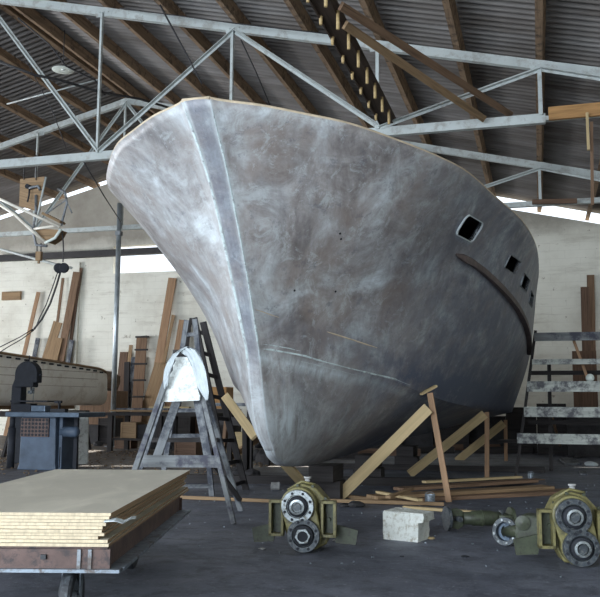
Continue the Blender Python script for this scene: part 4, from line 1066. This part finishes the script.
bs = at(24, 430, 15.0); bx = rootat('band_saw', bs, 'black band saw with a round wheel cover behind the machine table', 'band saw')
hc = at(28, 374, 15.0); rad = .26
def circ(cx, cz, r, a0, a1, n=16): return [(cx+r*math.cos(R(a0+(a1-a0)*k/n)), cz+r*math.sin(R(a0+(a1-a0)*k/n))) for k in range(n+1)]
b = MB(); pol = circ(hc.x, hc.z, rad, 0, 180)+[(hc.x-rad, hc.z-.27), (hc.x+rad-.08, hc.z-.27), (hc.x+rad-.08, hc.z-.18), (hc.x+rad, hc.z-.18)]
b.prism(pol, (0, 14.92, 0), (0, 15.12, 0), (1, 0, 0), (0, 0, 1)); world_part(b, 'wheel_cover', 'black', bx, bevel=.02)
b = MB(); b.prism([(hc.x-rad-.12, 0), (hc.x-rad+.12, 0), (hc.x-rad+.12, hc.z-.1), (hc.x-rad, hc.z), (hc.x-rad-.10, hc.z-.25)], (0, 14.98, 0), (0, 15.2, 0), (1, 0, 0), (0, 0, 1)); world_part(b, 'column', 'black', bx, bevel=.02)
tz = at(30, 400.5, 14.9).z
b = MB(); b.box(at(16, 400, 14.9).x, at(53, 400, 14.9).x, 14.7, 15.25, tz-.03, tz); world_part(b, 'saw_table', 'black', bx)
b = MB(); b.box(hc.x-rad, hc.x+.16, 14.9, 15.15, 0, tz-.06); world_part(b, 'lower_body', 'black', bx, bevel=.02)
gx = hc.x+.09; b = MB(); b.box(gx-.012, gx+.012, 14.98, 15.02, tz+.13, hc.z-.25); b.box(gx-.05, gx+.05, 14.96, 15.04, tz+.14, tz+.2); b.tube([(gx+.05, 15, tz+.19), (gx+.05, 15, tz+.25)], .025, 8); world_part(b, 'blade_guide', 'dark_steel', bx)
b = MB(); b.box(gx+.055, gx+.06, 14.99, 15.005, tz-.05, hc.z-.2); world_part(b, 'blade', 'steel', bx)
b = MB(); b.tube([(hc.x+rad, 15, hc.z-.02), (hc.x+rad+.06, 15, hc.z-.02)], .02, 8); world_part(b, 'knob', 'black', bx)
b = MB(); b.tube([(hc.x, 15.02, hc.z+rad), (hc.x, 15.02, hc.z+rad+.12)], .012, 8); world_part(b, 'tension_rod', 'black', bx)

# ================================================================== SMALL BOAT
A_ = Vector((-11.3, 16.0, 0)); B_ = Vector((-10.98, 19.75, 0)); dv = (B_-A_).normalized(); ang = math.atan2(dv.y, dv.x)
LB = (B_-A_).length; HB = 1.05; lft = Vector((-dv.y, dv.x, 0)); org_ = A_+lft*HB
sb = empty('small_boat', org_, ang, 'small cream planked boat hull lying behind the band saw', 'boat')
TZ, KZ, XS, XE_ = 2.27, 1.14, -3.0, LB+.62
b = MB(); rows = []; n_ = 34
def bprof(x):
    e = max(0, (x-(XE_-1.0))/1.0)
    TZ = 2.27-.053*x
    return HB*max(.05, 1-.25*e**2.6), TZ-.16*e**2.2-.5*max(0, (e-.72)/.28)**2.2
xs_ = [XS+(XE_-XS)*(1-(1-k/n_)**1.4) for k in range(n_+1)]
for x in xs_:
    hb, top = bprof(x); row = []
    for i in range(23):
        a = math.pi*i/22; yy = -hb*math.copysign(abs(math.cos(a))**.26, math.cos(a)); zz = top-(top-KZ)*math.sin(a)**.95
        row.append(b.b.verts.new((x, yy, zz)))
    rows.append(row)
for k in range(n_):
    for i in range(22):
        f = b.quad([rows[k][i], rows[k+1][i], rows[k+1][i+1], rows[k][i+1]]); f.smooth = True
    b.quad([rows[k][0], rows[k][22], rows[k+1][22], rows[k+1][0]])
b.quad(rows[-1]); b.quad(rows[0][::-1])
b.build('hull', 'cream', sb)
b = MB(); b.tube([(x, -bprof(x)[0]-.01, bprof(x)[1]+.02) for x in xs_[:-4]], .03, 6); b.build('gunwale', 'tan', sb)
slot0 = None
for k in range(26):
    x = -2.6+.30*k
    if x > LB+.1: break
    if slot0 is None: b = MB(); b.box(-.075, .075, -.015, .015, -.02, .02); slot0 = b.build('slot', 'black', sb); o = slot0
    else: o = slot0.copy(); C.objects.link(o); o.parent = sb
    o.location = (x, -bprof(x)[0]-.0, bprof(x)[1]-.055)
for z_, q_ in ((1.42, .985), (1.62, .995), (1.82, 1.0), (1.99, 1.0)):
    b = MB(); b.tube([(x, -bprof(x)[0]*q_*max(.02, math.cos(math.asin(min(1, ((bprof(x)[1]-z_)/(bprof(x)[1]-KZ))**(1/.95)))))**.26, z_) for x in xs_[:-7]], .006, 5); b.build('plank_seam', 'sack' if z_ < 1.5 else 'tan', sb)
b = MB(); b.box(XS+.5, LB+.2, -.06, .06, KZ-.09, KZ+.02); b.build('keel', 'tan', sb)
for x, l in ((-2.0, 'dark trestle under the near end of the small cream boat'), (.8, 'dark trestle under the middle of the small cream boat'), (3.5, 'dark trestle under the far end of the small cream boat')):
    q0 = org_+dv*x; g = empty('boat_trestle', (q0.x, q0.y, 0), ang, l, 'trestle', 'trestles under the small boat')
    b = MB(); b.box(-.09, .09, -.8, .8, .89, 1.02); b.build('cross_beam', 'darkwood', g)
    for y in (-.7, .7):
        for s in (-1, 1): b = MB(); b.bar((0, y, .9), (s*.3, y, 0), .09, .06, (0, 1, 0)); b.build('leg', 'darkwood', g)
p = at(87, 425, 15.2); plank('offcut', (p.x-.05, p.y, 0), at(84, 412, 15.2), .20, .04, 'white', 'white triangular board leaning below the small boat', 'board', up=(0, 1, 0))
chunk('sack', at(104, 371, 24)*1.0, .5, 'sack', 'brown lumpy sack behind the small boat end', 'sack', None, .9)
bpy.data.objects['sack'].location = (at(104, 371, 24).x, 24, at(104, 380, 24).z-.35); 
q = MB(); sp = at(104, 380, 24); q.box(sp.x-.6, sp.x+.6, 23.6, 24.5, 0, sp.z-.35); o = q.build('crate', 'brown', org=(sp.x, 24, 0)); tag(o, 'tall brown crate under the sack behind the small boat', 'crate')

# ================================================================== BENCH AND CLUTTER IN THE MIDDLE
wb = rootat('workbench', at(148, 420, 19.6), 'long dark workbench loaded with planks behind the trestle', 'workbench')
xa, xb = at(107, 408, 19.3).x, at(216, 408, 19.3).x; zw = at(150, 411, 19.3).z
b = MB(); b.box(xa, xb, 19.2, 20.3, zw-.12, zw-.04); world_part(b, 'bench_top', 'darkwood', wb)
b = MB(); b.box(xa+.05, xb-.05, 19.3, 20.2, .28, .33); world_part(b, 'lower_shelf', 'darkwood', wb)
for x in (xa+.12, (xa+xb)/2, xb-.12):
    for y in (19.3, 20.2): b = MB(); b.box(x-.06, x+.06, y-.05, y+.05, 0, zw-.12); world_part(b, 'leg', 'darkwood', wb)
for k, (p_, q_, w_2, mt, lb) in enumerate((((112, 408), (185, 403.5), .3, 'tan', 'tan plank lying lowest on the dark workbench'), ((118, 405), (170, 408), .2, 'grey', 'grey plank lying across the workbench top'), ((150, 405), (190, 408), .16, 'new', 'pale plank at the right end of the workbench'))):
    a = at(*p_, 19.7+.1*k); c_ = at(*q_, 19.6+.2*k); a.z = c_.z = zw+.0+k*.045; plank('bench_plank', a, c_, w_2, .04, mt, lb, 'plank', 'planks on the workbench')
def crate(px0, px1, py, Y, h, d, mat, label, z=0, name='crate', cat='crate', group=None, slat=True):
    a, c_ = at(px0, py, Y), at(px1, py, Y); g = MB(); x0, x1 = a.x, c_.x
    g.box(x0, x1, Y, Y+d, z, z+h)
    if slat:
        for k in range(3):
            zz = z+h*(k+.5)/3; g.box(x0-.012, x1+.012, Y-.02, Y, zz-h*.13, zz+h*.13)
        for xx in (x0, x1): g.box(xx-.02, xx+.02, Y-.03, Y-.005, z, z+h)
    o = g.build(name, mat, org=((x0+x1)/2, Y+d/2, z)); return tag(o, label, cat, group)
crate(122, 136, 425, 19.5, .40, .5, 'tan', 'tan crate standing on the shelf of the workbench', .33)
crate(138, 158, 425, 19.6, .34, .5, 'junk', 'sooty low crate beside the tan crate on the bench shelf', .33)
crate(70, 98, 430, 22.6, .55, .6, 'junk', 'sooty box on the floor under the small boat, left', 0)
crate(99, 113, 430, 22.7, .75, .6, 'darkwood', 'dark box on the floor under the small boat, right', 0)
crate(163, 190, 425, 22.4, 1.0, .7, 'darkwood', 'dark crate seen through the trestle legs', 0)
crate(190, 214, 425, 22.8, .8, .7, 'brown2', 'reddish crate seen between the trestle and ladder', 0)
crate(116, 131, 432, 20.6, .30, .4, 'brown2', 'low reddish crate on the floor behind the workbench legs, left', 0)
crate(146, 160, 432, 20.8, .5, .4, 'junk', 'sooty crate on the floor behind the workbench, middle', 0)
crate(176, 196, 433, 18.2, .35, .4, 'brown2', 'reddish box low between the trestle legs', 0)
for i, (px, py, s) in enumerate(((120, 446, .16), (150, 447, .2), (168, 449, .18), (186, 452, .2), (205, 448, .2), (98, 446, .15))):
    chunk('rag', fl(px, py), s, 'junk', 'dark rag heap on the floor in front of the workbench', 'rag', 'dark rag heaps before the workbench', .6)
# table and boards seen between ladder and hull
tb = rootat('saw_table', at(230, 420, 15), 'dark rough table glimpsed between the ladder and the port bow', 'table')
xa, xb = at(205, 410, 15).x, at(262, 410, 15).x; zw2 = at(230, 403, 15).z
b = MB(); b.box(xa, xb, 15, 16.2, zw2-.06, zw2); world_part(b, 'table_top', 'grey', tb)
for x in (xa+.1, xb-.25):
    for y in (15.05, 16.1): b = MB(); b.box(x-.05, x+.05, y-.05, y+.05, 0, zw2-.06); world_part(b, 'leg', 'darkwood', tb)
b = MB(); b.box(xa+.1, xb-.2, 15.03, 15.07, zw2-.42, zw2-.26); world_part(b, 'rail', 'darkwood', tb)
crate(211, 226, 395, 22.5, .62, .6, 'orange', 'orange slatted crate glimpsed left of the port bow', 1.06)
crate(209, 232, 395, 22.4, 1.05, .8, 'darkwood', 'dark crate carrying the orange slatted crate', 0)
crate(226, 246, 435, 19.5, .52, .3, 'new', 'sunlit pale box low on the floor behind the table', .0)  # pale box added where a patch of sunlight lies
plank('plank', fl(224, 462), at(262, 436, 15.2), .2, .04, 'tan', 'tan plank sloping down to the floor behind the ladder', 'plank', up=(0, 0, 1))
plank('post', fl(246, 474), at(246, 424, 12.6), .09, .09, 'darkwood', 'sooty upright post standing just left of the forefoot', 'post', up=(0, 1, 0))
plank('strut', at(229, 404, 13), fl(221, 470), .07, .07, 'brown', 'leaning brown strut left of the sooty post', 'strut', up=(0, 1, 0))
for i, (px, py, s) in enumerate(((256, 452, .14), (262, 440, .12), (268, 455, .16), (236, 470, .1), (252, 470, .09))):
    chunk('scrap_heap', fl(px, py+8), s*1.6, 'junk', 'dark scrap lying by the post left of the forefoot', 'scrap', 'dark scrap beside the forefoot', .7)

# dark crates added for the blackness under the hull, plus timber and boxes behind
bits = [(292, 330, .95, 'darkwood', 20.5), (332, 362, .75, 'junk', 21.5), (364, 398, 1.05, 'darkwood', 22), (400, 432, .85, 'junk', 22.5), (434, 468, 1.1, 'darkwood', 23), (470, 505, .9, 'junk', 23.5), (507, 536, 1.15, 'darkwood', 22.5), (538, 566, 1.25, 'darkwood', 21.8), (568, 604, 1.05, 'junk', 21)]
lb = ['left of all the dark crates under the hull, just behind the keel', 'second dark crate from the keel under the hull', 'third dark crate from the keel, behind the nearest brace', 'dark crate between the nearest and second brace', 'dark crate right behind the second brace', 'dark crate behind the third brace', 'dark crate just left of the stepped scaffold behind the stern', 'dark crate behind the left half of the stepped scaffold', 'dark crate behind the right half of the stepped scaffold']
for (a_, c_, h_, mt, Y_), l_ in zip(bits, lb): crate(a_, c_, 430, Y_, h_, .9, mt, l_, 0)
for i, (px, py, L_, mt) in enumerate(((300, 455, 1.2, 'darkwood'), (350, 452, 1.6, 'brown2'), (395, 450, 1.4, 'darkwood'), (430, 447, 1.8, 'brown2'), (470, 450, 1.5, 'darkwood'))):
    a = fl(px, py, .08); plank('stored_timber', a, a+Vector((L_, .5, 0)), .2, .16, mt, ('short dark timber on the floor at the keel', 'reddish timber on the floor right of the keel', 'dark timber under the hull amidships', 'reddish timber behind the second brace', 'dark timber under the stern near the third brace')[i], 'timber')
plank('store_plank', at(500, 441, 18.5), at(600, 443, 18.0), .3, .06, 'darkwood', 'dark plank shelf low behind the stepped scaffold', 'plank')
bpy.data.objects['store_plank'].location.z += 0
chunk('debris', fl(555, 447), .2, 'junk', 'dark debris behind the lowest scaffold tread, left', 'scrap', None, .8)
chunk('debris', fl(585, 448), .25, 'junk', 'dark debris behind the lowest scaffold tread, right', 'scrap', None, .7)

# ================================================================== BOARDS LEANING ON THE BACK WALL
def lean(name, top, low, w, mat, label, cat='board', group='boards leaning on the back wall', Yt=26.88, tilt=.02):
    a = at(*top, Yt); c_ = at(*low, Yt); d = (c_-a); sc__ = a.z/(-d.z); f = a+d*sc__; f.y = Yt-.10-a.z*tilt*3; f.z = 0
    g = MB(); g.bar(f, a, w, .035, (0, 1, 0)); o = g.build(name, mat, org=f); return tag(o, label, cat, group)
lean('leaning_board', (38.5, 292), (26, 360), .15, 'newr', 'slim tan board leaning on the wall above the band saw')
lean('leaning_board', (38, 338), (34.5, 362), .17, 'grey', 'short grey board leaning behind the small boat, left', Yt=26.80)
lean('leaning_board', (63, 278), (57.5, 345), .10, 'brown', 'very narrow pointed board rising beside the dark cable')
lean('leaning_board', (58, 322), (47.5, 362), .36, 'tan', 'wide split tan board behind the small boat', Yt=26.75)
lean('leaning_board', (59.5, 338), (55, 362), .26, 'tan', 'short tan board overlapping the split wide one', Yt=26.62)
lean('leaning_board', (77, 272), (64, 360), .30, 'brown', 'tall brown board leaning below the dark wall beam')
lean('leaning_board', (81, 268), (70, 362), .12, 'brown2', 'narrow dark board right behind the tall brown board', Yt=26.92, tilt=.01)
lean('leaning_board', (72, 340), (69, 362), .18, 'grey', 'short grey board at the foot of the tall brown board', Yt=26.6)
lean('leaning_board', (124, 352), (121, 404), .30, 'brown2', 'reddish board just right of the pipe post')
lean('leaning_board', (131, 345), (127, 404), .13, 'tan', 'narrow tan board second right of the pipe post', Yt=26.8)
lean('leaning_board', (134, 357), (131, 404), .18, 'grey', 'grey board leaning beside the crossbarred rack', Yt=26.75)
lean('leaning_board', (127, 362), (128, 404), .2, 'darkwood', 'dark board between the reddish and the grey boards', Yt=26.65)
lean('leaning_board', (172.5, 278), (161, 366), .30, 'newr', 'tallest tan board leaning on the wall left of the bow')
lean('leaning_board', (173.5, 315), (165, 366), .12, 'tan', 'narrow board overlapping the tallest tan board', Yt=26.75)
lean('leaning_board', (163, 364), (152, 408), .62, 'tan', 'broad tan panel leaning at the foot of the tallest board', Yt=26.5)
lean('leaning_board', (184, 320), (180, 350), .36, 'newr', 'orange-tan board behind the top of the step ladder', Yt=26.8)
lean('leaning_board', (191, 318), (188, 350), .10, 'darkwood', 'thin dark board behind the top of the step ladder', Yt=26.6)
lean('leaning_board', (585, 287), (587, 385), .26, 'brown2', 'reddish brown board leaning on the wall, left of the pair', 'board', 'boards at the right end of the wall')
lean('leaning_board', (590.5, 275), (592, 385), .22, 'brown', 'taller brown board leaning on the wall at right edge', 'board', 'boards at the right end of the wall', Yt=26.92)
g = MB(); pa, pb_ = at(572, 351, 25), at(586, 380, 25); g.box(pa.x, pb_.x+.3, 25, 25.1, 0, pa.z); o = g.build('standing_panel', 'brown2', org=(pa.x, 25, 0)); tag(o, 'reddish brown panel standing behind the scaffold treads', 'panel')
# leaning rack with cross bars
rk = rootat('leaning_rack', at(143, 404, 26), 'brown leaning rack with four dark cross bars on the wall', 'rack')
a = at(142, 336, 26.8); f = at(145, 405, 26.3); f.z = 0; f.y = 26.0; f.x = a.x+.25
g = MB(); g.bar(f, a, .40, .04, (0, 1, 0)); world_part(g, 'panel', 'brown', rk)
for k, t in enumerate((.40, .56, .72, .86, .99)):
    p = f.lerp(a, t)+Vector((.02, -.05, 0)); g = MB(); g.bar(p-Vector((.24, 0, 0)), p+Vector((.27, 0, 0)), .05, .06, (0, 0, 1)); world_part(g, 'cross_bar', 'darkwood', rk)

# ================================================================== HANGING FRAME AND CABLES AT LEFT
YH = 15.2
hg = at(40, 212, YH); hf = empty('hanging_rig', (hg.x, YH, hg.z), 0, 'tubular frame and plywood panel hanging below the truss at left', 'hanging rig')
A = [at(20, 179, YH+.1), at(44.5, 176.5, YH), at(39, 212, YH+.05), at(19, 206, YH+.15)]
b = MB(); F_ = [b.b.verts.new(p) for p in A]; K_ = [b.b.verts.new(p+Vector((.01, .03, 0))) for p in A]; b.quad(F_, [(0, 0), (.4, 0), (.4, .6), (0, .6)]); b.quad(K_[::-1])
for i in range(4): b.quad([F_[i], K_[i], K_[(i+1) % 4], F_[(i+1) % 4]])
world_part(b, 'plywood_panel', 'tan', hf)
def tb_(pts, r, nm, mat, par=None):
    b = MB(); b.tube([at(x, y, Y) for x, y, Y in pts], r, 8); return world_part(b, nm, mat, par or hf)
tb_([(46, 177, YH-.05), (41, 200, YH-.05), (36, 225, YH)], .022, 'side_tube', 'galv')
tb_([(0, 199, YH-.5), (8, 203, YH-.5), (34, 215, YH-.2), (60, 227, YH)], .03, 'frame_tube', 'cream')
tb_([(0, 205, YH-.3), (14, 214, YH-.3), (30, 229, YH-.2), (45, 242, YH)], .03, 'frame_tube', 'cream')
tb_([(45, 243, YH), (55, 238, YH), (61, 229, YH)], .032, 'frame_tube', 'lamp')
tb_([(34, 229, YH), (48, 227, YH), (61, 225, YH+.1)], .03, 'frame_tube', 'cream')
tb_([(61, 226, YH+.1), (64, 214, YH+.1), (67, 203, YH+.1), (65, 192, YH+.1), (58, 189, YH+.2)], .026, 'frame_tube', 'galv_dark')
tb_([(36, 195, YH), (36, 215, YH), (33, 230, YH), (36, 245, YH), (47, 246, YH)], .03, 'frame_tube', 'galv_dark')
tb_([(46, 214, YH), (66, 200, YH+.1), (72, 213, YH+.1)], .016, 'frame_tube', 'galv_dark')
b = MB(); p, q = at(34, 229, YH+.1), at(61, 230, YH+.1); b.prism([(p.x, p.z), (q.x, q.z), (q.x-.1, q.z-.16), (at(46, 242, YH).x, at(46, 242, YH).z)], (0, YH+.05, 0), (0, YH+.35, 0), (1, 0, 0), (0, 0, 1)); world_part(b, 'tray', 'tan', hf)
b = MB(); p, q = at(42, 213, YH), at(60, 222, YH); b.bar(p+Vector((0, .1, 0)), q+Vector((0, .1, 0)), .22, .05, (0, 0, 1)); world_part(b, 'wood_block', 'tan', hf)
p = at(29, 187, YH); b = MB(); b.tube([p+Vector((0, -.08, 0)), p+Vector((0, .06, 0))], .05, 12); world_part(b, 'lamp_head', 'black', hf)
tb_([(29, 188, YH-.04), (33, 187, YH-.04), (38, 186, YH-.04), (40, 190, YH-.04)], .03, 'hose', 'galv_dark')
tb_([(29.5, 189, YH-.05), (29, 195, YH-.05), (27.5, 202, YH-.05)], .018, 'lever', 'black')
for px in (37, 41): tb_([(px, 243, YH), (px, 252, YH)], .012, 'chain', 'rope')
p = at(39, 256, YH); b = MB(); b.box(p.x-.06, p.x+.06, YH-.04, YH+.04, p.z-.10, p.z+.09); b.box(p.x-.02, p.x+.02, YH-.02, YH+.02, p.z-.16, p.z-.1); world_part(b, 'counterweight', 'tan', hf)
for px, py0 in ((24, 155), (36, 155)): tb_([(px, py0, Y1), (px, 180, YH)], .012, 'hanger', 'rope')
# black pulley block with cables
YC = 15.3; pc = at(62, 268, YC); pu = empty('pulley_block', pc, 0, 'black pulley block hanging in front of the white wall', 'pulley')
for dx in (-.075, .045):
    b = MB(); b.lathe([(0, -.05), (.085, -.05), (.105, -.03), (.105, .03), (.085, .05), (0, .05)], pc+Vector((dx, 0, 0)), (.5, -1, 0), 20); world_part(b, 'sheave', 'black', pu)
b = MB(); b.box(pc.x-.12, pc.x+.10, YC-.03, YC+.03, pc.z+.02, pc.z+.07); world_part(b, 'yoke', 'black', pu)
b = MB(); b.tube([at(63, 262, YC), at(63.5, 250, YC), at(63, 240, YC), at(62, 232, YC)], .014, 6); world_part(b, 'hook_rope', 'rope', pu)
cable('cable', [at(61, 270, YC), at(56, 287, YC), at(50, 304, YC-.1), at(42, 319, YC-.2), at(34, 329, YC-.3)], .020, 'rope', 'thicker black cable falling from the pulley block', 'cable')
cable('cable', [at(58, 271, YC), at(53, 286, YC), at(46, 305, YC-.1), at(40, 317, YC-.2), at(35, 329, YC-.25), at(31, 331, YC-.3)], .011, 'rope', 'thin cable beside the thicker one below the pulley block', 'cable')
cable('cable', [at(33, 329, YC-.3), at(20, 337, YC-.5), at(8, 343, YC-.8), at(-6, 350, YC-1)], .010, 'rope', 'upper thin line running from the cable end to the left edge', 'cable')
cable('cable', [at(34, 330, YC-.3), at(22, 339, YC-.5), at(8, 347, YC-.8), at(-6, 356, YC-1)], .010, 'rope', 'lower thin line running from the cable end to the left edge', 'cable')

# sawdust and chips scattered over the floor at the back left
b = MB()
for i in range(900):
    x, y = rnd.uniform(-13.5, -5.2), rnd.uniform(12.5, 19.5); s = rnd.uniform(.010, .032)
    a = rnd.random()*6.28; h = rnd.uniform(.004, .03)
    v0 = Vector((math.cos(a), math.sin(a), 0))*s; v1 = Vector((-math.sin(a), math.cos(a), 0))*s*rnd.uniform(.3, 1)
    b.frame((x, y, h/2+.001), v0, v1, (0, 0, h/2))
o = b.build('wood_chips', 'chips', org=(-9, 16, 0)); tag(o, 'brown wood chips strewn over the floor behind the machine', 'wood chips', kind='stuff')
b = MB()
for i in range(260):
    x, y = rnd.uniform(-5, 2.2), rnd.uniform(6.5, 14); s = rnd.uniform(.004, .011); a = rnd.random()*6.28; h = rnd.uniform(.003, .012)
    v0 = Vector((math.cos(a), math.sin(a), 0))*s; v1 = Vector((-math.sin(a), math.cos(a), 0))*s*rnd.uniform(.3, 1)
    b.frame((x, y, h/2+.001), v0, v1, (0, 0, h/2))
o = b.build('grit', 'tin', org=(-1, 9, 0)); tag(o, 'fine pale grit scattered over the floor around the gearboxes', 'grit', kind='stuff')

# ================================================================== LIGHT
w = bpy.data.worlds.new('sky'); sc.world = w; w.use_nodes = True
bg = w.node_tree.nodes['Background']; bg.inputs[0].default_value = (.84, .92, 1, 1); bg.inputs[1].default_value = 2.2
sd = bpy.data.lights.new('sun', 'SUN'); sd.energy = 9; sd.angle = R(.6); sd.color = (1, .93, .8)
so = bpy.data.objects.new('sun', sd); C.objects.link(so); so.rotation_euler = Vector((.8, -5.5, -4.4)).to_track_quat('-Z', 'Y').to_euler(); so.location = (-14, 34, 14)
def area(name, loc, target, sx, sy, watts, col):
    d = bpy.data.lights.new(name, 'AREA'); d.shape = 'RECTANGLE'; d.size = sx; d.size_y = sy; d.energy = watts; d.color = col
    o = bpy.data.objects.new(name, d); C.objects.link(o); o.location = loc
    o.rotation_euler = (Vector(target)-Vector(loc)).to_track_quat('-Z', 'Y').to_euler(); return o
area('daylight_front_doors', (-8, YF-.6, 3.4), (-3, 9, 2.6), 15, 6, 5200, (.80, .90, 1))
area('daylight_left_openings', (XL-.5, 17, 2.9), (-10, 17.5, 3.4), 12, 3.2, 5000, (.95, .97, 1))
area('daylight_left_openings', (XL-.5, 4, 2.9), (-6, 8, 3.4), 10, 3.2, 2300, (.86, .94, 1))
sc.view_settings.view_transform = 'Standard'; sc.view_settings.look = 'None'; sc.view_settings.exposure = -0.33; sc.view_settings.gamma = 1
sc.view_settings.use_curve_mapping = False
